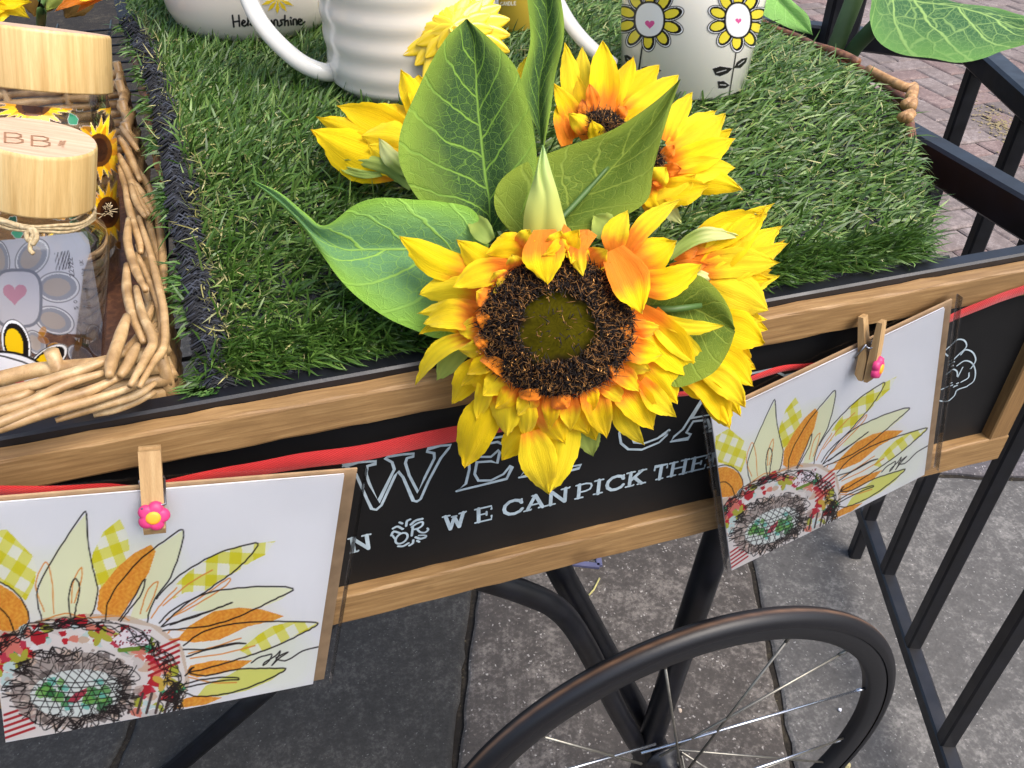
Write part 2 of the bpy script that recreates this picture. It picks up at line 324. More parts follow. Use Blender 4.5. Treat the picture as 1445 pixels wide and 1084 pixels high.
# ================================================================ GROUND
A_DIR = np.array([.3616, .9323]); B_DIR = np.array([.9323, -.3616])
def g2w(a, b): return A_DIR * a + B_DIR * b
def ground_mat(name, c1, c2, speck, sc=1.0, speck_amt=.5, rough=.9):
    n = N(name); big = n.noise(6, 5, rough=.6); fine = n.noise(150 * sc, 6, rough=.7)
    mid_ = n.noise(38 * sc, 5, rough=.75); f = n.math('ADD', n.math('MULTIPLY', big, .28), n.math('ADD', n.math('MULTIPLY', mid_, .40), n.math('MULTIPLY', fine, .32)))
    wv2 = n.n('ShaderNodeTexNoise'); wv2.inputs['Scale'].default_value = 260 * sc; wv2.inputs['Detail'].default_value = 2; n.l(n.tc(), wv2.inputs['Vector'])
    wm = n.n('ShaderNodeMix', data_type='VECTOR'); wm.inputs[0].default_value = .008 / sc; n.l(n.tc(), wm.inputs[4]); n.l(wv2.outputs['Color'], wm.inputs[5]); WV = wm.outputs[1]
    c = n.ramp(f, [(.38, tuple(np.array(L4(c1)) * [.7, .7, .7, 1])), (.5, L4(c1)), (.6, L4(c2)), (.72, tuple(np.array(L4(c2)) * [1.35, 1.35, 1.35, 1]))])
    vo = n.n('ShaderNodeTexVoronoi'); vo.inputs['Scale'].default_value = 190 * sc; n.l(WV, vo.inputs['Vector'])
    sc_ = n.n('ShaderNodeSeparateColor'); n.l(vo.outputs['Color'], sc_.inputs[0])
    sel = n.math('MULTIPLY', n.ramp(vo.outputs['Distance'], [(.2, 1.0), (.36, 0.0)]), n.ramp(sc_.outputs[0], [(1 - .26 * speck_amt - .02, 0.0), (1 - .26 * speck_amt, 1.0)]))
    vo2 = n.n('ShaderNodeTexVoronoi'); vo2.inputs['Scale'].default_value = 75 * sc; n.l(WV, vo2.inputs['Vector'])
    sc2 = n.n('ShaderNodeSeparateColor'); n.l(vo2.outputs['Color'], sc2.inputs[0])
    sel2 = n.math('MULTIPLY', n.ramp(vo2.outputs['Distance'], [(.1, 1.0), (.2, 0.0)]), n.ramp(sc2.outputs[0], [(.9, 0.0), (.92, speck_amt)]))
    sc3 = n.ramp(sc_.outputs[1], [(.2, tuple(np.array(L4(speck)) * [.3, .28, .26, 1])), (.8, L4(speck))])
    c = n.mix(n.math('MULTIPLY', sel, .6), c, sc3); c = n.mix(n.math('MULTIPLY', sel2, .55), c, L4(speck))
    n.set(base=c, rough=rough, spec=.25); n.bump(n.math('ADD', fine, n.math('MULTIPLY', sel, .5)), .6, .0016); return n.m
SLAB_D = ground_mat('dark_slab', (58, 57, 55), (82, 80, 77), (128, 126, 124), 1.6, .3)
SLAB_M = ground_mat('aggregate_slab', (80, 75, 71), (126, 119, 112), (205, 198, 190), .95, 1.0)
SLAB_R = ground_mat('grey_slab', (92, 90, 88), (128, 125, 121), (178, 175, 172), 1.2, .7)
SLAB_L = ground_mat('pale_slab', (92, 88, 90), (138, 132, 134), (205, 200, 198), 1.0, 1.0)
MORTAR = ground_mat('joint_dirt', (40, 36, 32), (66, 60, 50), (120, 112, 90), 1.0, .6)
PAVER1 = ground_mat('pink_paver', (122, 110, 106), (148, 137, 133), (176, 166, 164), 1.0, .35)
PAVER2 = ground_mat('grey_paver', (112, 102, 98), (140, 128, 124), (170, 160, 158), 1.1, .35)
PAVER3 = ground_mat('brown_paver', (120, 102, 98), (148, 130, 124), (178, 166, 160), .9, .35)
gr = mesh('ground', [(-30, -30, -.008), (30, -30, -.008), (30, 60, -.008), (-30, 60, -.008)], [(0, 1, 2, 3)], MORTAR, smooth=False)
tag(gr, 'dark earth and mortar bed under the paving', kind='structure')
pav = thing('pavement', 'paved ground of stone slabs and block pavers under the cart', None); pav['kind'] = 'structure'
def block(name, c2, e1, e2, h, m, parent, chip=.004, n1=14, n2=10, bev=.004):
    """slab: irregular edged block with slightly uneven top"""
    c2 = np.array(c2, float); e1 = np.array(e1, float); e2 = np.array(e2, float); V = []
    rim = []
    for k in range(n1): rim.append((-1 + 2 * k / n1, -1))
    for k in range(n2): rim.append((1, -1 + 2 * k / n2))
    for k in range(n1): rim.append((1 - 2 * k / n1, 1))
    for k in range(n2): rim.append((-1, 1 - 2 * k / n2))
    n = len(rim); l1 = np.hypot(*e1); l2 = np.hypot(*e2); dz = random.uniform(-.0015, .0015)
    off = [random.uniform(-chip, chip * .3) for _ in rim]
    for ring, (ins, z) in enumerate([(0, -.02), (0, h - bev), (bev, h - bev * .25), (bev * 2.2, h)]):
        for i, (u, v) in enumerate(rim):
            a = (l1 + off[i] - ins) / l1; b = (l2 + off[i] - ins) / l2
            p = c2 + e1 * u * a + e2 * v * b; V.append((p[0], p[1], z + dz))
    Fc = [(r * n + i, r * n + (i + 1) % n, (r + 1) * n + (i + 1) % n, (r + 1) * n + i) for r in range(3) for i in range(n)]
    Fc.append(tuple(range(3 * n, 4 * n)))
    return mesh(name, V, Fc, m, parent, smooth=False)
def slab(a0, a1, b0, b1, m, h=0.0, gap=.0035):
    c = g2w((a0 + a1) / 2, (b0 + b1) / 2)
    return block('slab', c, A_DIR * ((a1 - a0) / 2 - gap), B_DIR * ((b1 - b0) / 2 - gap), h, m, pav, n1=40, n2=28, chip=.004, bev=.004)
for (b0, b1, m, a_s) in [(-1.05, -.575, SLAB_D, -.3), (-.575, -.102, SLAB_D, -.1), (-.102, .371, SLAB_M, .25), (.371, 1.32, SLAB_R, -.15), (1.32, 2.2, SLAB_R, .1)]:
    edges = {-.102: [.25 - .7, .25, 1.28, 2.0], .371: [-.2, .5 - .35, 1.243, 1.75]}.get(b0, [a_s - .5, a_s + .3, a_s + 1.05, 1.75])
    for a0, a1 in zip(edges[:-1], edges[1:]): slab(a0, a1, b0, b1, SLAB_L if (a0 > 1.2 and b0 > 0) else m)
# block pavers, herringbone, only where the photograph looks at them
cnt = 0; cand = []
for i in range(-8, 60):
    for j in range(-8, 60):
        X0 = .6 + .1 * i; Y0 = .9 + .1 * j; k = (i - j) % 4
        if k == 0: cand.append((X0 + .1, Y0 + .05, .1, .05))
        elif k == 3: cand.append((X0 + .05, Y0 + .1, .05, .1))
vis = []
for (x, y, hx, hy) in cand:
    if x * A_DIR[0] + y * A_DIR[1] < 1.83: continue
    px, py = proj([[x, y, 0]]); px = px[0]; py = py[0]
    if 1020 < px < 1560 and -120 < py < 460: vis.append((x * x + y * y, x, y, hx, hy))
vis.sort()
for (_, x, y, hx, hy) in vis[:290]:
    ang = random.uniform(-.012, .012); c_, s_ = math.cos(ang), math.sin(ang)
    block('paver', (x, y), np.array([c_, s_]) * (hx - .0018), np.array([-s_, c_]) * (hy - .0018), 0.0, random.choice([PAVER1, PAVER1, PAVER2, PAVER3]), pav, chip=.002, n1=6, n2=6, bev=.005)
# straw and chips lying about
def chip_obj(px, py, s, c, label):
    p = onZ(px, py, .004); V = []
    for k in range(7): a = k / 7 * 6.283; r = s * random.uniform(.6, 1.1); V.append((p[0] + r * math.cos(a), p[1] + r * math.sin(a), 0.001))
    for k in range(7): a = k / 7 * 6.283; r = s * random.uniform(.4, .7); V.append((p[0] + r * math.cos(a), p[1] + r * math.sin(a), s * .8))
    Fc = [(k, (k + 1) % 7, 7 + (k + 1) % 7, 7 + k) for k in range(7)] + [tuple(range(7, 14))]
    o = mesh('stone_chip', V, Fc, plain('chip', c, .8), smooth=False, org=(p[0], p[1], 0)); tag(o, label, 'stone chip')
chip_obj(1186, 1000, .0035, (225, 225, 232), 'small white stone chip on the grey slab inside the wheel spokes')
chip_obj(1197, 1078, .006, (190, 178, 130), 'small tan stone chip on the slab at the bottom right of the wheel')
chip_obj(1443, 160, .008, (200, 196, 190), 'pale pebble on the pavers beside the dried yellow moss')
chip_obj(960, 1001, .004, (200, 180, 160), 'pinkish stone chip on the speckled slab behind the wheel spokes')
m = MB(); p0 = onZ(846, 816, .004); p1 = onZ(838, 832, .006); p2 = onZ(831, 840, .003)
m.tube([p0, p1, p2], .0016, 5); o = m.obj('straw', plain('straw', (196, 186, 120), .8), org=p1); tag(o, 'short piece of yellow straw on the speckled slab below the sign', 'straw')
# dried moss patch
V = []; Fq = []
for k in range(230):
    px = random.gauss(1405, 17); py = random.gauss(172, 12) + (px - 1405) * .35; p = onZ(px, py, .001); r = random.uniform(.002, .007); b = len(V)
    for q in range(5): a = q * 1.257 + random.random(); V.append((p[0] + r * math.cos(a), p[1] + r * math.sin(a), .001 + .001 * random.random()))
    V.append((p[0], p[1], 0.002 + r * .25)); Fq += [(b + q, b + (q + 1) % 5, b + 5) for q in range(5)]
o = mesh('dried_moss', V, Fq, plain('moss', (150, 136, 102), .95, .1, nz=60), org=onZ(1405, 172, 0)); tag(o, 'patch of dried yellow moss on the pavers behind the railing', 'moss', kind='stuff')

# ================================================================ METAL RAILING behind the cart (runs away from the viewer)
rl = thing('metal_railing', 'black metal railing with square upright bars at the right behind the cart', 'railing', (.874, .751, 0))
p0 = np.array([.903, .792]); dv = np.array([.175, .433]) / .467
def bar_xy(azd):
    tn = math.tan(math.radians(azd)); s = (p0[0] - tn * p0[1]) / (tn * dv[1] - dv[0]); return p0 + dv * s
ZB, ZT = EYE - 1.075, EYE - .372
for azd, low in ((46.2, ZB), (49.6, 0.0), (52.45, ZB), (56.55, ZB), (62.4, ZB), (69.5, ZB)):
    q = bar_xy(azd); m = MB(); wd = .020
    m.box((q[0], q[1], low), (q[0], q[1], ZT), wd, wd, up=(dv[0], dv[1], 0)); m.obj('upright_bar', BLACK, rl, smooth=False)
qa = bar_xy(45.6); qb = bar_xy(74)
m = MB(); m.box((*qa, ZB), (*qb, ZB), .022, .024); m.obj('bottom_rail', BLACK, rl, smooth=False)
m = MB(); m.box((*qa, ZT + .012), (*qb, ZT + .012), .030, .03); m.obj('top_rail', BLACK, rl, smooth=False)
# return rail and its posts
qc = onZ(1225, 65, ZT)[:2]; dd = (qc - qa); qd = qa + dd * 2.2
m = MB(); m.box((*(qa), ZT + .008), (*qd, ZT + .008), .028, .028); m.obj('return_rail', BLACK, rl, smooth=False)
m = MB(); pA = at(1232, -60, 1.15); pB = at(1178, 72, 1.2); m.box((pB[0], pB[1], 0), (pB[0], pB[1], 1.1), .045, .03, up=(.3, 1, 0)); m.obj('post', BLACK, rl, smooth=False)

# ================================================================ FLOWER CART
cart = thing('flower_cart', 'black metal flower cart with a framed chalkboard sign and a bicycle wheel', 'cart', (.2, .45, 0))
ZR = EYE - .2745
YF = .350
def cbox(name, a, b, w_, h_, m_=BLACK, parent=cart, up=(0, 0, 1)):
    m = MB(); m.box(a, b, w_, h_, up=up); return m.obj(name, m_, parent, smooth=False)
cbox('front_rail', (-.62, .3662, ZR - .014), (.546, .3662, ZR - .014), .0112, .028)
cbox('side_rail', (.535, .3724, ZR - .0125), (.535, 1.35, ZR - .0125), .020, .030)
cbox('side_rail', (-.61, .3724, ZR - .0125), (-.61, 1.35, ZR - .0125), .020, .030)
cbox('back_rail', (-.62, 1.36, ZR - .0125), (.545, 1.36, ZR - .0125), .0185, .030)
# wire tray
ZW = EYE - .345
for k in range(26):
    y = .395 + k * .036
    m = MB(); m.tube([(-.6, y, ZW), (.525, y, ZW)], .0016, 6); m.obj('tray_wire', BLACK, cart)
for k in range(16):
    x = -.55 + k * .068; m = MB(); m.tube([(x, .372, ZW - .0034), (x, 1.35, ZW - .0034)], .0016, 6); m.obj('tray_wire', BLACK, cart)
for (x, y) in ((-.6, .385), (.525, .385), (-.6, 1.34), (.525, 1.34)):
    m = MB(); m.tube([(x, y, ZR - .01), (x, y, ZW - .006)], .003, 6); m.obj('tray_bracket', BLACK, cart)
# struts that meet at the axle
def strut(name, pts, r, n=12):
    m = MB(); m.tube(pts, r, n); return m.obj(name, BLACK, cart)
YS = .425
strut('strut', [onY(1062, 600, YS), onY(1018, 745, YS), onY(912, 1062, YS), onY(902, 1098, YS)], .0135)
strut('strut', [onY(760, 745, .470), onY(795, 815, .466), onY(922, 1040, .452), onY(952, 1110, .44)], .0125)
strut('curved_strut', smooth_path([onY(600, 790, YS), onY(655, 808, YS), onY(735, 834, YS), onY(790, 862, YS), onY(828, 915, YS), onY(870, 1000, YS), onY(905, 1062, YS), onY(925, 1098, YS)], 5), .0105)
strut('strut', [onY(470, 868, .70), onY(385, 965, .70), onY(225, 1102, .70)], .0125)
q = onY(225, 1102, .70); strut('leg', [q, (q[0] - .03, q[1] - .01, 0.0)], .0125)
qb_ = onZ(820, 785, 0); fp = MB()
c1 = onZ(846, 799, .004); c2 = onZ(842, 772, .004); c3 = onZ(790, 768, .004); c4 = onZ(790, 793, .004)
for a, b in ((c1, c2), (c2, c3), (c3, c4), (c4, c1)): fp.box(a, b, .010, .006)
FOOT = plain('blue_grey_metal', (98, 98, 128), .4, .5, nz=30); fp.obj('foot_plate', FOOT, cart, smooth=False)
strut('leg', [tuple((c2 + c3) / 2), tuple((c2 + c3) / 2 + np.array([0, 0, .86]))], .009)
# legs at the far end keep the cart up
for x in (-.6, .53): strut('leg', [(x, 1.34, ZR - .02), (x, 1.34, 0)], .0125)
# wheel
WC = np.array([.825 * .38, .38, EYE - 2.354 * .38]); WR = .266
whl = mesh('wheel', [tuple(WC)] , [], None, cart)
bpy.data.objects.remove(whl)
whl = bpy.data.objects.new('wheel', None); COL.objects.link(whl); whl.parent = cart; whl['_org'] = cart['_org']; whl.empty_display_size = .02
prof = []; rt = .0104
for k in range(15):
    a = math.radians(-110 + 220 * k / 14); prof.append((WR - rt + rt * math.cos(a), rt * math.sin(a)))
n_ = 160; V = []; C_ = []
for i in range(n_):
    a = 2 * math.pi * i / n_
    for j, (r, z) in enumerate(prof):
        V.append((WC[0] + r * math.cos(a), WC[1] + z, WC[2] + r * math.sin(a)))
        st = max(0, 1 - abs(j - 7) / 1.1) * (.55 + .45 * random.random())
        C_.append(np.array(lin((22, 22, 26))) * (1 - st) + np.array(lin((120, 92, 72))) * st)
kk = len(prof); Fc = np.array([(i * kk + j, ((i + 1) % n_) * kk + j, ((i + 1) % n_) * kk + j + 1, i * kk + j + 1) for i in range(n_) for j in range(kk - 1)])
mesh('tyre', V, Fc, attr_mat('tyre_rubber', .42, .45, bump=(300, .15, .0005)), whl, col=np.array(C_))
m = MB(); w2 = .0088
m.lathe([(WR - .0135, -w2 * .92), (WR - .0165, -w2 - .0006), (WR - .032, -w2 * .85), (WR - .035, -w2 * .6), (WR - .035, w2 * .6), (WR - .032, w2 * .85), (WR - .0165, w2 + .0006), (WR - .0135, w2 * .92)], WC, 128, 'Y', close=True)
m.obj('rim', plain('rim_black', (26, 26, 29), .45, .5), whl)
m = MB(); m.lathe([(.0, -.034), (.006, -.034), (.006, -.030), (.011, -.028), (.011, -.022), (.021, -.021), (.021, -.018), (.011, -.016), (.011, .016), (.021, .018), (.021, .021), (.011, .022), (.011, .04), (.006, .044), (.006, .055), (0, .055)], WC, 32, 'Y')
m.obj('hub', plain('hub_black', (30, 30, 34), .4, .5), whl)
m = MB(); m.tube([(WC[0], .34, WC[2]), (WC[0], .475, WC[2])], .006, 10); m.obj('axle', BLACK, whl)
CHROME = plain('spoke_steel', (225, 228, 236), .25, .5, metal=1.0, nz=80); DULL = plain('spoke_dull', (150, 146, 136), .4, .5, metal=.8, nz=120)
def spoke(outer, inner, m_):
    o_ = onY(*outer, .38); d = o_ - WC; ang = math.atan2(d[2], d[0]); a = np.array([WC[0] + (WR - .034) * math.cos(ang), .38, WC[2] + (WR - .034) * math.sin(ang)])
    i_ = onY(*inner, .3835); m = MB(); dr = (i_ - a); dr = dr / np.linalg.norm(dr)
    m.tube([a, a + dr * .012], .0019, 6); m.tube([a + dr * .012, i_], .0015, 6); m.obj('spoke', m_, whl)
spoke((1217.6, 973), (905, 1063), CHROME); spoke((1176, 1046), (985, 1112), CHROME); spoke((1203, 912.6), (930, 1068), DULL)
spoke((1108.6, 905), (960, 1100), DULL); spoke((939, 956), (962, 1096), DULL); spoke((786.5, 1046), (905, 1078), DULL); spoke((700, 1120), (925, 1050), CHROME)
for k in range(14):
    a0 = math.radians(190 + k * 12.2); s = (-1) ** k
    a = WC + np.array([math.cos(a0), 0, math.sin(a0)]) * (WR - .034); b = WC + np.array([math.cos(a0 + s * 1.2) * .02, s * .018, math.sin(a0 + s * 1.2) * .02])
    m = MB(); m.tube([a, b], .00125, 6); m.obj('spoke', DULL, whl)

# ---- sign (part of the cart) > frame rails, board, lettering
sg = bpy.data.objects.new('sign_board', None); COL.objects.link(sg); sg.parent = cart; sg['_org'] = cart['_org']; sg.empty_display_size = .02
zt, zi, zf, zb = EYE - .2795, EYE - .3005, EYE - .4365, EYE - .4615
xl, xr, xri = -.36, .5205, .502
def bevel_prism(x0, x1, y0, y1, z0, z1, jag=.0006, nseg=60, e=.0016, mitreL=0, mitreR=0):
    V = []; P = [(y0 + e, z0), (y1, z0), (y1, z1), (y0 + e, z1), (y0 + e * .3, z1 - e * .3), (y0, z1 - e), (y0, z0 + e), (y0 + e * .3, z0 + e * .3)]
    for i in range(nseg + 1):
        u = i / nseg
        for (y, z) in P:
            x = x0 + (x1 - x0) * u; V.append((x, y + random.uniform(-jag, jag) * .3, z + random.uniform(-jag, jag)))
    k = 8; Fc = [(i * k + j, (i + 1) * k + j, (i + 1) * k + (j + 1) % k, i * k + (j + 1) % k) for i in range(nseg) for j in range(k)] + [tuple(range(k)), tuple(range(nseg * k + k - 1, nseg * k - 1, -1))]
    return V, Fc
V, Fc = bevel_prism(xl, xr, YF, .3603, zi, zt); mesh('frame_rail', V, Fc, WOOD, sg, smooth=False)
V, Fc = bevel_prism(xl, xr, YF, .3603, zb, zf); mesh('frame_rail', V, Fc, WOOD, sg, smooth=False)
WOODV = wood_mat('stained_pine_upright', (118, 88, 52), (142, 108, 66), (160, 128, 82), ax=(30, 30, 2))
for x0, x1 in ((xri, xr - .0004), (xl + .0004, xl + .018)):
    V = []; Fc = []; m = MB(); m.box(((x0 + x1) / 2, .35515, zf + .0003), ((x0 + x1) / 2, .35515, zi - .0003), .0098, x1 - x0, up=(1, 0, 0), bev=.1); m.obj('frame_rail', WOODV, sg, smooth=False)
mesh('inner_lip', [(xl + .018, .3515, zb + .0205), (xri, .3515, zb + .0205), (xri, .3525, zb + .0215), (xl + .018, .3525, zb + .0215)], [(0, 1, 2, 3)], WOOD, sg)
BOARD = N('chalkboard_paint'); BOARD.set(base=BOARD.ramp(BOARD.noise(14, 5), [(.35, L4((17, 17, 18))), (.7, L4((27, 26, 26)))]), rough=.55, spec=.3); BOARD.bump(BOARD.noise(600, 2), .1, .0003)
YB = .3588
mesh('board', [(xl + .01, YB, zf - .01), (xr - .01, YB, zf - .01), (xr - .01, YB, zi + .01), (xl + .01, YB, zi + .01), (xl + .01, YB + .002, zf - .01), (xr - .01, YB + .002, zf - .01), (xr - .01, YB + .002, zi + .01), (xl + .01, YB + .002, zi + .01)],
     [(0, 1, 2, 3), (7, 6, 5, 4), (0, 4, 5, 1), (1, 5, 6, 2), (2, 6, 7, 3), (3, 7, 4, 0)], BOARD.m, sg, smooth=False)
LETTER = plain('chalk_blue_white', (186, 202, 210), .7, .2, nz=150)
lay = [0]
def stroke(mb, pts, w_):
    """flat brush stroke on the board plane, a hair proud of the one before"""
    lay[0] = (lay[0] + 1) % 12; y = YB - .0002 - lay[0] * .00004; P = [np.array(p, float) for p in pts]; n = len(P); V = []
    closed = np.allclose(P[0], P[-1]) and n > 3
    for i in range(n):
        a = P[i - 1] if i else (P[-2] if closed else P[0]); b = P[i + 1] if i < n - 1 else (P[1] if closed else P[-1])
        d = b - a; L = math.hypot(*d) or 1; d = d / L; nn = np.array([-d[1], d[0]])
        if 0 < i < n - 1 or closed:
            a1 = P[i] - a; a1 = a1 / (np.linalg.norm(a1) or 1); cs = max(.45, abs(a1 @ d)); k = 1 / cs
        else: k = 1
        for s in (-1, 1):
            q = P[i] + nn * s * w_ / 2 * k; V.append((q[0], y, q[1]))
    mb.add(V, [(2 * i, 2 * i + 1, 2 * i + 3, 2 * i + 2) for i in range(n - 1)])
    if w_ > .0006:
        for e_ in (P[0], P[-1]):
            lay[0] = (lay[0] + 1) % 12; y2 = YB - .0002 - lay[0] * .00004
            mb.add([(e_[0] + w_ / 2 * math.cos(k * .7854), y2, e_[1] + w_ / 2 * math.sin(k * .7854)) for k in range(8)], [tuple(range(8))])
def sgp(px, py): q = onY(px, py, YB); return (q[0], q[2])
def tr(pts, ox, oy, sc): return [sgp(ox + x * sc, oy + y * sc) for x, y in pts]
def sm2(pts, n=4): return [tuple(p) for p in smooth_path(pts, n)]
S3 = (480, 580, .22145); S4 = (760, 540, .24221)
Wp = [(20, 350), (120, 325), (230, 318), (225, 335), (172, 350), (165, 400), (185, 460), (245, 575), (330, 400), (345, 370), (330, 325), (285, 300), (300, 290), (400, 275), (470, 270), (465, 288), (425, 300), (415, 330), (440, 410), (495, 515), (540, 420), (600, 300), (598, 268), (552, 258), (560, 240), (640, 220), (705, 215), (690, 238), (640, 300), (560, 450), (512, 560), (490, 575), (465, 570), (400, 420), (370, 385), (350, 410), (262, 600), (230, 628), (200, 622), (170, 560), (100, 400), (50, 362), (20, 350)]
Ep = [(742, 508), (800, 462), (822, 370), (820, 245), (755, 215), (765, 200), (900, 180), (1040, 160), (1072, 210), (1050, 215), (1000, 195), (900, 215), (885, 290), (960, 290), (1010, 245), (1015, 260), (1000, 330), (960, 318), (870, 325), (856, 400), (880, 442), (960, 440), (1040, 400), (1085, 345), (1095, 355), (1060, 430), (900, 470), (742, 508)]
Rp = [(1140, 420), (1185, 370), (1202, 290), (1190, 200), (1160, 170), (1180, 158), (1400, 110), (1500, 160), (1450, 250), (1370, 280), (1460, 352), (1535, 340), (1520, 362), (1440, 384), (1380, 370), (1320, 290), (1255, 305), (1262, 365), (1300, 372), (1290, 390), (1140, 420)]
Cp = [(760, 275), (690, 322), (615, 350), (555, 345), (532, 290), (560, 190), (640, 110), (720, 90), (760, 120), (800, 80), (720, 60), (620, 80), (520, 170), (468, 290), (478, 350), (520, 385), (600, 387), (700, 345), (745, 302), (760, 275)]
Ap = [(770, 342), (790, 312), (840, 270), (960, 80), (1010, 60), (1040, 170), (1060, 240), (1110, 235), (1100, 255), (960, 290), (1000, 260), (985, 215), (900, 225), (860, 290), (885, 300), (870, 325), (770, 342)]
def letter(strokes):
    mb = MB()
    for pts, w_ in strokes: stroke(mb, pts, w_)
    return mb.obj('letter', LETTER, sg, smooth=False)
TW = .0017
letter([(tr(Wp, *S3), TW)]); letter([(tr(Ep, *S3), TW)]); letter([(tr(Rp, *S3), TW)]); letter([(tr(Cp, *S4), TW)])
letter([(tr(Ap, *S4), TW), (tr([(890, 205), (960, 95), (1000, 185), (890, 205)], *S4), TW)])
letter([([sgp(x + 298 + 0, y - 84) for x, y in [(480 + a * .22145, 580 + b * .22145) for a, b in Rp]], TW)])
letter([([sgp(*p) for p in [(1118, 590), (1130, 580), (1128, 540), (1115, 545), (1112, 552), (1108, 530), (1160, 517), (1162, 535), (1152, 532), (1142, 537), (1145, 575), (1156, 580), (1118, 590)]], TW)])
def midy(x): return 735 - .237 * (x - 640.6)
for ch, x0, x1 in [('N', 493, 524), ('W', 625, 657), ('E', 669.5, 695), ('C', 708, 738), ('A', 740, 770), ('N', 772, 803), ('P', 811.5, 835.5), ('I', 836.5, 852), ('C', 853.5, 881), ('K', 883.5, 911), ('T', 922, 941), ('H', 943, 971), ('E', 973, 997), ('M', 1000, 1033)]:
    a = sgp(x0, midy(x0)); b = sgp(x1, midy(x1)); zc = (a[1] + b[1]) / 2; wd = b[0] - a[0]; h = .0122
    st = []
    main, ser = GL[ch]
    for s in main: st.append(([(a[0] + x * wd, zc - h / 2 + y * h) for x, y in s], .0025))
    for s in ser: st.append(([(a[0] + x * wd, zc - h / 2 + y * h) for x, y in s], .0014))
    letter(st)
orn = []
el_ = [(390 + 38 * math.cos(k / 16 * 6.283) - 8 * math.sin(k / 16 * 6.283), 808 + 34 * math.sin(k / 16 * 6.283) - 8 * math.cos(k / 16 * 6.283)) for k in range(17)]
for pts, w_ in [(el_, .0015), ([(455, 790), (462, 735)], .0016), ([(455, 738), (490, 715), (522, 705), (525, 725), (500, 745), (465, 755)], .0014), ([(490, 752), (510, 770), (540, 772), (560, 755), (555, 745)], .0014),
                ([(325, 790), (340, 765), (380, 775)], .0016), ([(335, 745), (365, 732), (400, 750)], .0016), ([(378, 708), (395, 715)], .0016), ([(420, 730), (425, 700), (445, 688)], .0016), ([(450, 720), (480, 695), (522, 684)], .0018),
                ([(480, 800), (510, 810), (545, 800)], .0018), ([(490, 825), (503, 832)], .0016), ([(440, 855), (462, 840), (465, 820)], .0016), ([(368, 858), (400, 858), (435, 838)], .0016), ([(335, 790), (340, 800), (352, 815)], .0013), ([(500, 792), (530, 790), (548, 793)], .0012)]:
    orn.append((sm2(tr(pts, *S3), 3) if len(pts) < 9 else tr(pts, *S3), w_))
ob = MB()
for pts, w_ in orn: stroke(ob, pts, w_)
ob.obj('lettering_ornament', LETTER, sg, smooth=False)
fl = MB()
for pts in [[(1322, 500), (1330, 497), (1337, 502)], [(1330, 497), (1340, 488), (1350, 479), (1360, 480), (1363, 489), (1352, 500), (1346, 506)], [(1355, 500), (1362, 493), (1372, 497), (1376, 508), (1369, 520)], [(1350, 516), (1361, 509), (1371, 512), (1376, 523), (1374, 537), (1364, 545)],
            [(1335, 528), (1344, 521), (1350, 524), (1351, 531), (1358, 518)], [(1364, 545), (1350, 550), (1346, 558), (1336, 566), (1325, 565)], [(1325, 550), (1337, 545)], [(1356, 539), (1366, 533), (1367, 526)]]:
    stroke(fl, sm2([sgp(*p) for p in pts], 4), .0011)
for k in range(9):
    c = (1346 + 4.5 * math.cos(k * .8), 541 + 4.5 * math.sin(k * .8)) if k < 5 else (1342 + 3.5 * math.cos(k * 1.5), 513 + 3.5 * math.sin(k * 1.5)); stroke(fl, [sgp(c[0] - 1.2, c[1]), sgp(c[0] + 1.2, c[1] - 1)], .0010)
fl.obj('flower_drawing', LETTER, sg, smooth=False)

# ================================================================ RED RIBBON
n = N('red_satin'); u_ = n.noise(900, 2, st=(1, 1, 6)); n.set(base=n.ramp(n.noise(18, 4), [(.3, L4((176, 30, 32))), (.7, L4((212, 46, 44)))]), rough=.38, spec=.5, sheen=.3); wv3 = n.n('ShaderNodeTexWave'); wv3.inputs['Scale'].default_value = 420; wv3.inputs['Distortion'].default_value = .6; wv3.bands_direction = 'DIAGONAL'; n.l(n.tc(), wv3.inputs['Vector']); n.bump(wv3.outputs['Fac'], .35, .0004); RED = n.m
def ribbon(cent, wds, Ys, m_):
    V = []
    C = smooth_path([onY(px, py, Y) for (px, py), Y in zip(cent, Ys)], 8); W = np.interp(np.linspace(0, len(cent) - 1, len(C)), range(len(wds)), wds)
    k = 5
    for i, (c, w_) in enumerate(zip(C, W)):
        for j in range(k):
            s = j / (k - 1) - .5; V.append((c[0] + s * w_ * .02, c[1] - .0006 * math.cos(s * 3) + .0004 * math.sin(i * .5), c[2] + s * w_))
    return V, grid_faces(len(C), k)
V, Fc = ribbon([(-60, 694), (60, 692), (150, 689), (212, 686), (330, 666), (420, 652), (520, 637), (640, 613), (760, 588), (880, 563), (1000, 552), (1090, 524), (1140, 516), (1190, 505), (1240, 492), (1290, 472), (1345, 448), (1400, 424), (1450, 407), (1540, 365)],
                [.0065, .0065, .006, .0035, .0088, .0110, .0116, .0116, .0100, .0045, .0035, .0055, .004, .003, .003, .005, .0075, .0078, .0078, .0078],
                [.336, .338, .342, .343, .345, .346, .347, .347, .347, .347, .347, .346, .345, .345, .345, .346, .347, .3475, .348, .348], RED)
rb = mesh('ribbon', V, Fc, RED, org=onY(640, 613, .347)); tag(rb, 'red satin ribbon strung across the front of the black sign', 'ribbon')

CELLO = thin_glass('cellophane', (.975, .975, .98, 1), refl=.8)
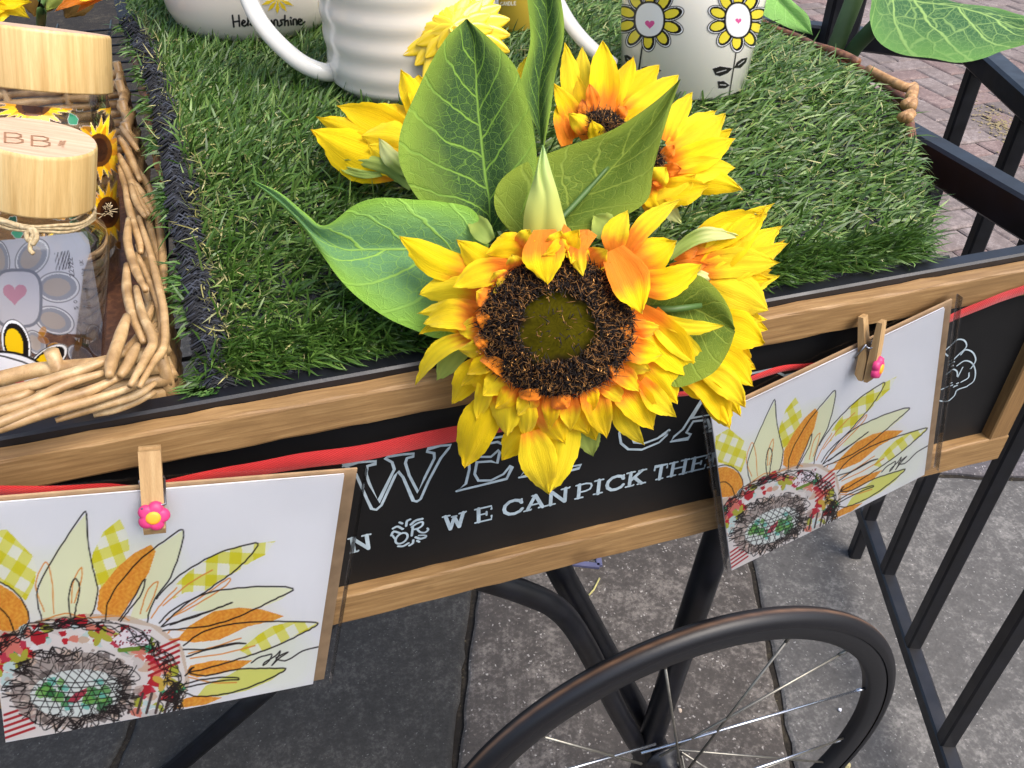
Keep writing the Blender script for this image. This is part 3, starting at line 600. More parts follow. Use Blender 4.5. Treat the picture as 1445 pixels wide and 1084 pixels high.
# ================================================================ GREETING CARDS
CS = .164
def rotm(a):
    a = Vector(a); return Matrix.Rotation(a.length, 4, a.normalized())
L_pose = Matrix.Translation((-.0798, .3219, EYE - .3763)) @ rotm((-.0534, .2399, .0837))
R_pose = Matrix.Translation((.3386, .3389, EYE - .3910)) @ rotm((.0004, -.2741, .0441))
card = thing('greeting_card', 'left of two sunflower greeting cards in clear sleeves, hanging above the dark slab', 'greeting card', group='greeting cards pegged to the ribbon')
NG = 400
uu = np.linspace(-.5, .5, NG) * CS; GX, GZ = np.meshgrid(uu, uu, indexing='ij'); gx = GX.ravel(); gz = GZ.ravel()
bow = .0006 * np.cos(gx / CS * 3)
loc = np.c_[gx, -.0012 - bow, gz]
Lm = np.array(L_pose); wv = loc @ Lm[:3, :3].T + Lm[:3, 3]
PX, PY = proj(wv); pt = Paint(PX, PY, (244, 243, 244))
def A_(l): return [(x * .3044, 720 + y * .3044) for x, y in l]
def B_(l): return [(230 + x * .24, 740 + y * .24) for x, y in l]
def plaid(ang, sc=13, ox=0, oy=0):
    def fn(s, idx):
        x = s.X[idx] - ox; y = s.Y[idx] - oy; u = x * math.cos(ang) + y * math.sin(ang); v = -x * math.sin(ang) + y * math.cos(ang)
        a = ((u / sc) % 1) < .5; b = ((v / sc) % 1) < .5
        c = np.where((a & b)[:, None], lin((228, 218, 50)), np.where((a | b)[:, None], lin((236, 232, 120)), lin((246, 246, 232))))
        s.C[idx, :3] = c
    return fn
def soft(s, idx):
    pass
def orangef(s, idx):
    nz = np.sin(s.X[idx] * .55 + 2.2 * np.sin(s.Y[idx] * .31)) * np.sin(s.Y[idx] * .47 + 1.7 * np.sin(s.X[idx] * .27)); r = rng.random(len(idx)) * .35
    k = np.clip(.5 + .35 * nz + r - .17, 0, 1)[:, None]; s.C[idx, :3] = lin((232, 140, 44)) * (1 - k) + lin((250, 186, 74)) * k
for c, rr in (((70, 830), 70), ((205, 800), 60), ((330, 900), 80), ((390, 930), 60)):   # faint dye halo round the petals
    for q in range(4): pt.ell(c[0], c[1], rr * (1.1 - q * .12), rr * .8 * (1.1 - q * .12), 0, (240, 244, 214), .12)
pt.poly(A_([(-80, 110), (30, 88), (90, 150), (150, 210), (170, 270), (160, 340), (120, 420), (60, 370), (0, 330), (-60, 300), (-90, 200)]), 0, fn=plaid(.55, 33, 3, 4))
pt.poly(A_([(430, 200), (480, 100), (555, 42), (592, 110), (602, 200), (560, 290), (470, 360), (450, 400), (410, 290)]), 0, fn=plaid(-.35, 31, 5, 0))
PALE = (242, 243, 204)
pt.poly(A_([(395, 20), (405, 120), (430, 270), (455, 370), (430, 490), (330, 505), (200, 505), (175, 400), (200, 290), (280, 160)]), PALE)
pt.poly(A_([(848, 92), (838, 200), (790, 310), (720, 400), (690, 500), (600, 510), (640, 380), (700, 250), (720, 180)]), PALE)
pt.poly(A_([(700, 160), (722, 190), (690, 290), (620, 400), (560, 490), (490, 500), (450, 460), (460, 370), (540, 270), (620, 200)]), 0, fn=orangef)
pt.poly(A_([(-90, 330), (0, 345), (60, 380), (120, 440), (135, 500), (110, 560), (60, 570), (-80, 540)]), 0, fn=orangef)
pt.poly(B_([(560, 110), (660, 100), (600, 180), (520, 220), (430, 280), (330, 330), (250, 390), (130, 400), (60, 440), (60, 370), (150, 280), (270, 200), (380, 150)]), 0, fn=plaid(.05, 33, 0, 3))
pt.poly(B_([(765, 378), (700, 440), (600, 480), (480, 500), (300, 510), (170, 510), (260, 410), (400, 380), (600, 365)]), PALE)
pt.poly(B_([(712, 540), (640, 570), (500, 600), (330, 680), (180, 695), (80, 680), (150, 600), (300, 510), (450, 490), (580, 500)]), 0, fn=orangef)
pt.poly(B_([(915, 575), (880, 610), (760, 660), (640, 730), (500, 770), (450, 740), (560, 650), (640, 600), (740, 575)]), 0, fn=plaid(-.5, 29, 0, 0))
pt.poly(B_([(525, 800), (450, 850), (330, 880), (200, 900), (130, 880), (160, 830), (300, 800), (420, 800)]), 0, fn=orangef)
pt.poly(B_([(722, 850), (640, 915), (500, 975), (330, 1012), (200, 1012), (250, 950), (400, 880), (450, 850)]), (230, 230, 124))
pt.poly(B_([(60, 1040), (200, 1008), (350, 1018), (250, 1060), (60, 1085)]), 0, fn=orangef)
# flower centre: patchwork cloth
ctr = A_([(-90, 640), (0, 610), (60, 580), (200, 520), (400, 500), (560, 515), (700, 540), (830, 640), (860, 760), (840, 900), (600, 970), (250, 1040), (-20, 1080), (-90, 900)])
pt.poly(A_([(-90, 560), (60, 560), (200, 500), (400, 480), (600, 490), (740, 540), (850, 640), (880, 800), (840, 900), (700, 800), (400, 560), (0, 640), (-90, 700)]), (214, 188, 160), .8)
pt.poly(ctr, (240, 232, 226))
rs = random.Random(5)
def blob(c, r, colr, n=7, a=1.0):
    pt.poly([(c[0] + r * rs.uniform(.6, 1.2) * math.cos(k / n * 6.283), c[1] + r * .8 * rs.uniform(.6, 1.2) * math.sin(k / n * 6.283)) for k in range(n)], colr, a)
cc = A_([(370, 780)])[0]
for k in range(150):
    a = rs.uniform(math.pi * .95, math.pi * 2.25); r = rs.uniform(.76, 1.2); c = (cc[0] + 118 * r * math.cos(a) * 1.02, cc[1] + 70 * r * math.sin(a) * 1.05 + 4)
    blob(c, rs.uniform(5, 13), rs.choice([(208, 34, 50), (70, 170, 120), (196, 36, 50), (206, 60, 84), (180, 30, 44), (210, 230, 226), (188, 190, 66), (232, 140, 120), (222, 194, 170), (250, 246, 244), (240, 236, 232), (222, 214, 208)]))
for c in A_([(60, 640), (745, 740), (40, 620)]):
    for q in range(4): pt.ell(c[0] + 9 * math.cos(q * 1.57 + .5), c[1] + 6 * math.sin(q * 1.57 + .5), 8, 5, q * 1.57 + .5, (232, 132, 116))
for c in A_([(465, 585), (100, 690), (765, 795)]):
    for q in range(4): pt.ell(c[0] + 10 * math.cos(q * 1.57 + .4), c[1] + 6 * math.sin(q * 1.57 + .4), 9, 4.6, q * 1.57 + .4, (190, 186, 66) if c[0] < 200 else (222, 186, 80))
for k in range(6): a = k * .5 + 3.0; pt.line([A_([(640, 640)])[0], (A_([(640, 640)])[0][0] + 26 * math.cos(a), A_([(640, 640)])[0][1] + 18 * math.sin(a))], (120, 150, 50), 7)
pt.poly(A_([(520, 600), (590, 545), (700, 575), (690, 625), (560, 640)]), (250, 240, 244))
for k in range(40): x = rs.uniform(525, 700); y = rs.uniform(555, 630); pt.ell(*A_([(x, y)])[0], 1.4, 1.2, 0, (150, 30, 60))
for (x0, y0, x1, y1, sl) in ((690, 640, 830, 665, -.45), (20, 930, 160, 1010, -.35)):
    for k in range(5): yy = y0 + k * 27; pt.line(A_([(x0, yy + 20), (x1, yy + 20 + (x1 - x0) * sl)]), (186, 34, 44), 3.6)
for k in range(6): x = 620 + k * 42; pt.line(A_([(x, 850), (x - 25, 940)]), (84, 64, 62), 4)
pt.ell(*A_([(330, 830)])[0], 86, 52, -.1, (176, 160, 150), .85); 
for k in range(130):
    a = rs.random() * 6.283; r = rs.uniform(.55, 1.15); blob((A_([(330, 830)])[0][0] + 84 * r * math.cos(a), A_([(330, 830)])[0][1] + 50 * r * math.sin(a)), rs.uniform(3, 8), rs.choice([(130, 112, 104), (222, 196, 174), (170, 150, 140), (236, 218, 204), (100, 88, 84), (206, 186, 172)]), a=.8)
pt.ell(*A_([(355, 850)])[0], 66, 34, -.08, (238, 242, 236))
for k in range(40):
    a = rs.random() * 6.283; r = rs.random() ** .6; blob((A_([(360, 845)])[0][0] + 52 * r * math.cos(a), A_([(360, 845)])[0][1] + 25 * r * math.sin(a)), rs.uniform(5, 11), rs.choice([(60, 150, 70), (40, 120, 60), (130, 190, 90), (120, 205, 190), (240, 244, 238), (100, 170, 80)]), a=.9)
pt.poly(A_([(310, 890), (345, 850), (405, 822), (400, 850), (350, 895)]), (196, 70, 88))
BK = (30, 20, 20); OR = (234, 158, 66)
def st_line(pts, c=BK, w_=1.7, wob=.5, n=5): w_ = w_ * 1.3; pt.line([tuple(p) for p in smooth_path(pts, n)], c, w_, wob=wob)
for l in [A_([(205, 470), (165, 350), (210, 240), (240, 320), (250, 480)]), A_([(330, 430), (340, 330), (378, 265), (375, 330), (345, 430)]), A_([(650, 480), (680, 380), (730, 330), (720, 380), (680, 470)]), A_([(700, 500), (760, 420), (820, 360)]),
          B_([(0, 480), (150, 350), (290, 270)]), B_([(20, 560), (200, 470), (370, 360), (385, 320), (250, 410), (60, 540)]), B_([(150, 760), (300, 720), (460, 668)]), B_([(160, 790), (350, 760), (540, 715)]), B_([(150, 900), (300, 930), (430, 930)]), B_([(30, 640), (60, 620), (200, 640), (40, 680)]), A_([(180, 520), (300, 480), (400, 500), (540, 490), (600, 510)])]: st_line(l, OR, 1.5)
for l in [A_([(195, 510), (172, 420), (180, 350), (225, 260), (300, 140), (380, 22), (400, 18), (405, 120), (425, 250), (452, 360), (440, 450), (420, 490)]), A_([(330, 500), (318, 430), (330, 345), (350, 318), (370, 360), (355, 440), (345, 500)]),
          A_([(490, 510), (500, 430), (560, 330), (660, 220), (780, 130), (848, 92), (835, 190), (790, 310), (720, 410), (690, 480), (685, 520)]), A_([(550, 510), (600, 440), (670, 320), (655, 390), (600, 460), (560, 515)]), A_([(-80, 320), (0, 335), (60, 370), (110, 430), (135, 500), (115, 570)]), A_([(-60, 440), (0, 455), (40, 500), (70, 570)]),
          B_([(-40, 440), (0, 390), (100, 300), (280, 190), (420, 140), (560, 112), (480, 220), (400, 290), (300, 360), (230, 410), (60, 500), (-20, 580)]), B_([(-10, 600), (120, 480), (240, 410), (400, 380), (600, 365), (765, 378), (680, 430), (600, 470), (450, 540), (300, 590), (150, 610), (0, 625)]),
          B_([(0, 600), (150, 550), (300, 500), (405, 460), (350, 482), (200, 540), (40, 592)]), B_([(120, 715), (220, 640), (380, 590), (600, 573), (780, 573), (910, 580), (860, 620), (740, 680), (600, 740), (450, 790), (250, 850), (150, 870)]),
          B_([(120, 735), (250, 735), (400, 700), (485, 700), (400, 707), (250, 742), (140, 778)]), B_([(130, 890), (180, 840), (150, 870), (250, 890), (400, 860), (450, 850)]), B_([(450, 850), (600, 848), (720, 850), (640, 900), (500, 960), (350, 1000), (200, 1012), (120, 985), (40, 960)]),
          B_([(110, 945), (250, 910), (400, 900), (440, 912), (300, 925), (130, 960)])]: st_line(l)
st_line(B_([(520, 815), (560, 785), (610, 770), (640, 765), (625, 800), (590, 830), (600, 810), (660, 775), (690, 745), (670, 790), (640, 830), (680, 790), (735, 752), (665, 785), (700, 802), (740, 795), (820, 745), (912, 720)]), BK, 1.6, .2, 4)
def scrib(cx_, cy_, rx, ry, n_, w0, w1, c=BK, arc=(0, 6.283), rad=(.75, 1.1)):
    for _ in range(n_):
        a = rs.uniform(*arc); pts = []
        for q in range(6):
            a += rs.uniform(-.22, .26); r = rs.uniform(*rad); pts.append((cx_ + rx * r * math.cos(a), cy_ + ry * r * math.sin(a)))
        pt.line([tuple(p) for p in smooth_path(pts, 4)], c, rs.uniform(w0, w1))
c0 = A_([(330, 830)])[0]; scrib(c0[0], c0[1], 86, 54, 56, 1.1, 2.1, rad=(.70, 1.16)); scrib(c0[0], c0[1], 84, 50, 14, .8, 1.3, (70, 58, 56), rad=(.5, 1.05))
c1 = A_([(370, 800)])[0]; scrib(c1[0] - 6, c1[1] + 2, 140, 88, 66, 1.1, 2.0, arc=(math.pi * 1.02, math.pi * 2.14), rad=(.88, 1.08))
scrib(c1[0], c1[1] + 8, 146, 96, 14, 1.2, 2.0, arc=(0, .5), rad=(.9, 1.05))
for k in range(9):
    x = 180 + k * 48; pt.line([tuple(p) for p in smooth_path(A_([(x + 70, 720), (x + 10, 820), (x - 60, 960)]), 4)], BK, 1.5, wob=.6); pt.line([tuple(p) for p in smooth_path(A_([(x - 90, 740), (x, 820), (x + 60, 950)]), 4)], BK, 1.5, wob=.6)
for k in range(6): st_line(A_([(140, 780 + k * 26), (350, 800 + k * 22), (620, 770 + k * 20)]), BK, 1.2, .8)
INK = N('card_print'); cl_ = INK.attr(); INK.set(base=cl_, rough=.6, spec=.35); INK.bump(INK.noise(1400, 2), .06, .0002)
card['_org'] = [0, 0, 0]
mesh('card_front', loc, grid_faces(NG, NG), INK.m, card, col=pt.C[:, :3])
WHITE = plain('card_stock', (232, 232, 236), .6, .3); KRAFT = plain('kraft_paper', (176, 146, 112), .75, .2, nz=90, bump=(500, .1, .0003))
def sheet(name, x0, x1, z0, z1, y, th, m_, parent):
    m = MB(); m.add([(x0, y, z0), (x1, y, z0), (x1, y, z1), (x0, y, z1), (x0, y + th, z0), (x1, y + th, z0), (x1, y + th, z1), (x0, y + th, z1)], [(0, 1, 2, 3), (7, 6, 5, 4), (0, 4, 5, 1), (1, 5, 6, 2), (2, 6, 7, 3), (3, 7, 4, 0)])
    return m.obj(name, m_, parent, smooth=False)
h_ = CS / 2
sheet('card_back', -h_, h_, -h_, h_, -.0005, .0006, WHITE, card); sheet('envelope', -h_ + .004, h_ + .0075, -h_ - .0005, h_ + .0012, .0013, .0014, KRAFT, card)
for sx_ in (h_ + .0112, -h_ - .0042):
    sheet('sleeve_seam', sx_, sx_ + .0007, -h_ - .002, h_ + .003, -.0022, .0045, CELLO, card)
# cellophane sleeve: slightly crinkled, open box

def crinkle(y, seed):
    r2 = np.random.default_rng(seed); nu, nv = 24, 24; V = []
    for i in range(nu):
        for j in range(nv):
            x = -h_ - .0045 + (CS + .0165) * i / (nu - 1); z = -h_ - .002 + (CS + .006) * j / (nv - 1); V.append((x, y + .0007 * math.sin(x * 60 + seed) * math.sin(z * 45 + seed * 2) + r2.uniform(-.00012, .00012), z))
    return V
mesh('clear_sleeve', crinkle(-.0032, 1), grid_faces(24, 24), CELLO, card); mesh('clear_sleeve', crinkle(.0042, 2), grid_faces(24, 24), CELLO, card)
card.matrix_world = L_pose
def copy_tree(o, parent=None):
    c = o.copy(); COL.objects.link(c)
    if parent is not None: c.parent = parent
    for ch in list(o.children): copy_tree(ch, c)
    return c
card2 = copy_tree(card); card2.matrix_world = R_pose
tag(card2, 'right of the two sunflower greeting cards in clear sleeves, tilted, hanging over the cart leg')

# ================================================================ CLOTHES PEGS
PINK = plain('pink_paint', (216, 62, 122), .45, .4, nz=60); PINK2 = plain('orange_paint', (240, 160, 44), .45, .4); STEEL = plain('spring_steel', (170, 172, 176), .3, .5, metal=1)
def peg(px_top, px_bot, Yt, Yb, wid, label, lean=0, spread=.006, side=0, back=None):
    a = onY(*px_top, Yt); b = onY(*px_bot, Yb); a, b = Vector(a), Vector(b); L = (b - a).length
    z = (a - b).normalized(); y = Vector((0, 1, 0)); y = (y - z * y.dot(z)).normalized(); x = y.cross(z)
    x = Matrix.Rotation(side, 3, z) @ x; y = z.cross(x)
    R = Matrix((x, y, z)).transposed().to_4x4(); pose = Matrix.Translation(b) @ R
    t = thing('clothes_peg', label, 'clothes peg', group='wooden clothes pegs holding the cards')
    def arm(y0, ang, ext):
        P = []; nseg = 12
        for i in range(nseg + 1):
            s = i / nseg; zz = s * (L + ext); th = .0052 - .0022 * s * s
            dy = y0 + ang * max(0, s - .35) * L
            if i == 0: th *= .45
            P.append((zz, dy, th))
        V = []
        for zz, dy, th in P:
            for (u, v) in ((-.5, 0), (.5, 0), (.5, 1), (-.5, 1)): V.append((u * wid, dy + (v if y0 >= 0 else -v) * th, zz))
        Fc = [(i * 4 + j, i * 4 + (j + 1) % 4, (i + 1) * 4 + (j + 1) % 4, (i + 1) * 4 + j) for i in range(nseg) for j in range(4)] + [(3, 2, 1, 0), (nseg * 4, nseg * 4 + 1, nseg * 4 + 2, nseg * 4 + 3)]
        m = MB(); m.add(V, Fc); o = m.obj('peg_arm', PEG, t, smooth=False)
    arm(-.0002, -spread, 0); arm(.0006, spread if back is None else back, .0008)
    m = MB(); zz = L * .62
    pts = [(wid / 2 + .0012, .0002 + .0022 * math.cos(k * .8), zz + .0022 * math.sin(k * .8)) for k in range(24)]
    pts = [(wid / 2 + .0006 - k * (wid + .0012) / 23, p[1], p[2]) for k, p in enumerate(pts)]
    m.tube(pts, .0006, 6); m.tube([(wid / 2 + .0006, .0024, zz), (wid / 2 + .0008, -.006, zz - .010), (-wid / 2, -.0072, zz - .011)], .0006, 6)
    m.tube([(-wid / 2 - .0006, .0024, zz), (-wid / 2 - .0008, .007, zz - .010), (wid / 2, .0078, zz - .011)], .0006, 6); m.obj('spring', STEEL, t)
    # flower button
    zb_ = L * .245; yb_ = -.0068; V = []; n = 60
    for ring, (rr, yy) in enumerate([(0, 0), (.55, -.0003), (.88, .0002), (1, .0012), (.96, .0026)]):
        for k in range(n):
            a_ = k / n * 6.2832; lob = .0058 + .0017 * abs(math.cos(a_ * 2.5)) ** .8
            r = lob * rr; V.append((r * math.cos(a_), yb_ + yy - .001 * (1 if rr < .9 else 0), zb_ + r * math.sin(a_)))
    Fc = [(r * n + k, r * n + (k + 1) % n, (r + 1) * n + (k + 1) % n, (r + 1) * n + k) for r in range(4) for k in range(n)]
    m = MB(); m.add(V, Fc); bt = m.obj('flower_button', PINK, t)
    m = MB(); m.add([(0.0034 * math.cos(k / 24 * 6.283) * rr, yb_ - .0013 - yy, zb_ - .0002 + .0032 * math.sin(k / 24 * 6.283) * rr) for (rr, yy) in ((0, .0008), (.6, .0008), (.9, .0005), (1.05, -.0004)) for k in range(24)],
                    [(r * 24 + k, r * 24 + (k + 1) % 24, (r + 1) * 24 + (k + 1) % 24, (r + 1) * 24 + k) for r in range(3) for k in range(24)]); m.obj('button_centre', PINK2, bt)
    t.matrix_world = pose; return t
peg((211, 634), (219, 751), .334, .3165, .0098, 'left clothes peg, seen square from the front with a pink flower button', spread=.02)
peg((1238, 452), (1221, 536), .3385, .3290, .0086, 'right clothes peg, seen half from the side with its arms apart at the top', spread=.04, side=.55, back=.26)

# ================================================================ ARTIFICIAL TURF
def zsurf(x, y): return EYE - .277 + .055 * np.clip((np.asarray(y) - .372) / .16, 0, 1) ** .8
def on_turf(px, py):
    z = EYE - .23
    for _ in range(8):
        p = onZ(px, py, z); z = float(zsurf(p[0], p[1]))
    return p
front_l = onZ(294, 552, EYE - .277); front_r = onZ(1325, 388, EYE - .277)
outl = [front_l, front_r] + [on_turf(*p) for p in [(1315, 330), (1303, 270), (1285, 205), (1262, 165), (1225, 125), (1180, 92), (1130, 66), (1085, 45), (1040, 15)]] + [np.array([.56, 1.12, EYE - .222]), np.array([-.12, 1.25, EYE - .222])] + [on_turf(*p) for p in [(165, 20), (196, 75), (215, 150), (240, 300), (268, 430)]]
OP = np.array([(p[0], p[1]) for p in outl]); OP[0, 1] = max(OP[0, 1], .374); OP[1, 1] = max(OP[1, 1], .374)
def inpoly(x, y, P):
    ins = np.zeros(len(x), bool)
    for i in range(len(P)):
        (xa, ya), (xb, yb) = P[i - 1], P[i]
        if ya == yb: continue
        ins ^= ((ya > y) != (yb > y)) & (x < (xb - xa) * (y - ya) / (yb - ya) + xa)
    return ins
turf = thing('turf_mat', 'mat of artificial grass laid over the wicker hamper on the cart', 'artificial grass', (OP[:, 0].mean(), OP[:, 1].mean(), EYE - .25))
# backing sheet: triangulated fan in strips
dens = []
for i in range(len(OP)):
    a, b = OP[i - 1], OP[i]; k = max(2, int(np.hypot(*(b - a)) / .02))
    for q in range(k): dens.append(a + (b - a) * q / k)
dens = np.array(dens); cen = OP.mean(0); rings = 14; V = []; 
for r in range(rings + 1):
    for p in dens: q = cen + (p - cen) * (r / rings); V.append((q[0], q[1], float(zsurf(*q)) - .001))
nd = len(dens)
for p in dens: V.append((p[0], p[1], float(zsurf(*p)) - .012))
Fc = [(r * nd + k, r * nd + (k + 1) % nd, (r + 1) * nd + (k + 1) % nd, (r + 1) * nd + k) for r in range(rings + 1) for k in range(nd)]
n = N('turf_backing'); wv_ = n.noise(700, 3, st=(1, .3, 1)); n.set(base=n.ramp(wv_, [(.4, L4((20, 21, 24))), (.65, L4((46, 50, 60)))]), rough=.7); n.bump(wv_, .8, .002)
mesh('backing', V, Fc, n.m, turf)
# frayed woven backing loops on the left edge
left_edge = [on_turf(*p) for p in [(176, 30), (203, 80), (222, 150), (240, 230), (250, 300), (268, 400), (285, 480), (300, 555)]]
LE = smooth_path(left_edge, 30); m = MB()
for i in range(len(LE) - 1):
    p = LE[i]; d = LE[i + 1] - p
    for q in range(8):
        u = random.random(); c = p + d * u + np.array([.004, 0, 0]) + np.array([random.uniform(-.004, .005), 0, 0]); l = random.uniform(.003, .007); dz = random.uniform(.0, .004)
        m.tube([c + np.array([-l, random.uniform(-.001, .001), .001 + dz * .3]), c + np.array([0, random.uniform(-.001, .001), .003 + dz]), c + np.array([l, random.uniform(-.001, .001), .001 + dz * .3])], .0007, 4, cap=False, c=tuple(lin(random.choice([(18, 19, 22), (30, 32, 38), (52, 56, 66), (24, 25, 30)]))))
o = m.obj('frayed_edge', attr_mat('fray', .6, .4), turf, col=True); o['kind'] = 'stuff'
# blades
def blades(n, P, lean_fn, len_rng, wid_rng, cols, zoff=0.0, xy=None, segs=3, curl=.5):
    if xy is None:
        x0, y0 = P.min(0); x1, y1 = P.max(0); x = rng.uniform(x0, x1, int(n * 1.8)); y = rng.uniform(y0, y1, int(n * 1.8)); k = inpoly(x, y, P); x = x[k][:n]; y = y[k][:n]
    else: x, y = xy
    n = len(x); z = zsurf(x, y) + zoff; base = np.c_[x, y, z]; dx, dy, up = lean_fn(x, y, n)
    D = np.c_[dx, dy, up]; D /= np.linalg.norm(D, axis=1)[:, None]; Ln = rng.uniform(*len_rng, n)
    side = np.cross(D, np.array([0, 0, 1.0])); side /= np.linalg.norm(side, axis=1)[:, None] + 1e-9
    th = rng.uniform(-1.3, 1.3, n)[:, None]; nrm = np.cross(side, D); side = side * np.cos(th) + nrm * np.sin(th)
    W = rng.uniform(*wid_rng, n) / 2; bend = rng.normal(0, curl, (n, 3)) * .25; bend[:, 2] -= .32 * np.hypot(dx, dy)
    rows = []
    for s in range(segs):
        u = s / segs; c = base + D * (Ln * u)[:, None] + bend * (Ln * u * u)[:, None]; w_ = (W * (1 - .25 * u))[:, None]; rows += [c - side * w_, c + side * w_]
    rows.append(base + D * Ln[:, None] + bend * Ln[:, None]); k = len(rows)
    V = np.stack(rows, 1).reshape(-1, 3)
    b = np.arange(n) * k; T = []
    for s in range(segs - 1): o_ = 2 * s; T += [np.stack([b + o_, b + o_ + 1, b + o_ + 3], 1), np.stack([b + o_, b + o_ + 3, b + o_ + 2], 1)]
    o_ = 2 * (segs - 1); T.append(np.stack([b + o_, b + o_ + 1, b + o_ + 2], 1)); T = np.concatenate(T)
    cl = np.array([lin(c) for c in cols]); ci = cl[rng.integers(0, len(cols), n)] * rng.uniform(.84, 1.16, n)[:, None]; C = np.repeat(ci, k, 0)
    return V, T, C
def lean(x, y, n):
    t = np.clip((x - .02) / .35, 0, 1); f = np.clip((.62 - y) / .3, 0, 1)
    dx = .9 + .7 * t + rng.normal(0, .55, n); dy = (.5 - 1.3 * f * (1 - t) - .55 * f * t) + rng.normal(0, .45, n); up = .50 - .12 * t + np.abs(rng.normal(0, .32, n)) + .15 * f
    return dx, dy, up
GC = [(76, 108, 40), (62, 94, 34), (94, 126, 54), (50, 76, 28), (120, 146, 76), (78, 108, 48), (68, 102, 36)]
OPi = OP.copy(); OPi[-5:, 0] += .009; OPi[0, 0] += .009
V1, TT1, C1 = blades(86000, OPi, lean, (.013, .024), (.0011, .0017), GC)
dist_l = None
def allpts(): pass
V2, T2, C2 = blades(9000, OP, lambda x, y, n: (rng.normal(0, 1, n), rng.normal(0, 1, n), np.abs(rng.normal(.2, .3, n))), (.004, .008), (.0005, .0009), [(130, 134, 74), (160, 158, 98), (104, 118, 60), (176, 172, 116)], .004, curl=2.5, segs=4)
# left fringe: tufts hanging outwards and blond thatch along the cut edge
k = 1500; ti = rng.integers(0, len(LE) - 1, k); LEa = np.array(LE); lx = LEa[ti, 0] + rng.normal(.0, .003, k); ly = LEa[ti, 1] + rng.uniform(-.006, .006, k)
tm = (np.sin(ly * 90) + rng.normal(0, .6, k)) > .1
V3, T3, C3 = blades(0, OP, lambda x, y, n: (-.9 + rng.normal(0, .45, n), -.25 + rng.normal(0, .4, n), .25 + rng.normal(0, .25, n)), (.009, .017), (.0011, .0017), [(72, 108, 46), (90, 126, 60), (58, 92, 38), (108, 140, 74)], -.003, xy=(lx[tm], ly[tm]))
k = 450; ti = rng.integers(0, len(LE) - 1, k); lx = LEa[ti, 0] + .006 + np.abs(rng.normal(.0, .012, k)); ly = LEa[ti, 1] + rng.uniform(-.006, .006, k)
V4, T4, C4 = blades(0, OP, lambda x, y, n: (rng.normal(0, 1, n), rng.normal(0, 1, n), np.abs(rng.normal(.25, .3, n))), (.004, .008), (.0005, .0009), [(156, 150, 92), (176, 170, 116), (120, 124, 72)], .006, xy=(lx, ly), curl=3, segs=4)
k = 5000; ti = rng.random(k); lx = OP[0, 0] + (OP[1, 0] - OP[0, 0]) * ti; ly = np.full(k, .3765) + rng.uniform(0, .020, k)
V5, T5, C5 = blades(0, OP, lambda x, y, n: (.6 + rng.normal(0, .5, n), -.45 + rng.normal(0, .25, n), .55 + rng.normal(0, .2, n)), (.012, .024), (.0010, .0016), GC[:4], 0, xy=(lx, ly))
VV = []; TT = []; CC = []; off = 0
for v, t_, c in ((V1, TT1, C1), (V2, T2, C2), (V3, T3, C3), (V4, T4, C4), (V5, T5, C5)):
    # keep clear of anything below the rail front
    VV.append(v); TT.append(t_ + off); CC.append(c); off += len(v)
VV = np.concatenate(VV); VV[:, 2] = np.where((VV[:, 1] < .3735) & (VV[:, 2] < ZR + .0012), ZR + .0012, VV[:, 2]); VV[:, 1] = np.maximum(VV[:, 1], .3635)
n = N('plastic_blade'); c = n.attr(); n.set(base=c, rough=.38, spec=.45); n.translucent(.18, c)
o = mesh('grass_blades', VV, np.concatenate(TT), n.m, turf, col=np.concatenate(CC)); o['kind'] = 'stuff'

# ================================================================ BROWN HAMPER under the turf
ham = thing('wicker_hamper', 'brown wicker hamper under the artificial grass mat', 'basket', (OP[:, 0].mean(), OP[:, 1].mean(), ZW))
WICK_D = wood_mat('brown_willow', (86, 52, 34), (124, 80, 52), (158, 112, 74), ax=(20, 20, 20), rough=.5)
hp = [np.array([front_l[0] + .035, .40]), np.array([.40, .40])] + [onZ(*p, EYE - .232)[:2] for p in [(1310, 255), (1292, 170), (1285, 135), (1240, 106), (1214, 90), (1160, 70), (1120, 52), (1085, 36)]] + [np.array([.585, 1.1]), np.array([-.10, 1.1]), np.array([-.066, .75]), np.array([-.050, .55])]
hp = np.array(hp)
for lv in range(7):
    z = -.236 - lv * .0115; pts = []; closed = np.vstack([hp, hp[:1]])
    dn = []
    for a, b in zip(closed[:-1], closed[1:]):
        k = max(2, int(np.hypot(*(b - a)) / .018))
        for q in range(k): dn.append(a + (b - a) * q / k)
    dn.append(dn[0]); cen_ = hp.mean(0)
    for i, p in enumerate(dn):
        o_ = .0022 * math.sin(i * math.pi / 2 + lv * math.pi); dr = (p - cen_); dr = dr / np.hypot(*dr); pts.append((p[0] + dr[0] * o_, p[1] + dr[1] * o_, float(zsurf(*p)) - .014 - lv * .0095 + random.uniform(-.001, .001)))
    m = MB(); m.tube(pts, .0042, 8); m.obj('willow_rod', WICK_D, ham)
for i in range(0, len(dn) - 1, 5):
    p = dn[i]; m = MB(); m.tube([(p[0], p[1], float(zsurf(*p)) - .012), (p[0], p[1], EYE - .325)], .0035, 7); m.obj('willow_stake', WICK_D, ham)
rimp = smooth_path([onZ(*p, EYE - .226) for p in [(1060, 20), (1085, 38), (1122, 52), (1150, 66)]], 5); m = MB(); m.tube(rimp, .0036, 9); m.obj('rim_rod', WICK_D, ham)
rimp = smooth_path([onZ(*p, EYE - .226) for p in [(1152, 66), (1185, 76), (1210, 88)]], 5); m = MB(); m.tube(rimp, .0038, 9); m.obj('rim_rod', WICK_D, ham)
TAN = wood_mat('tan_willow', (150, 108, 64), (186, 142, 92), (206, 166, 116), ax=(20, 20, 20), rough=.5)
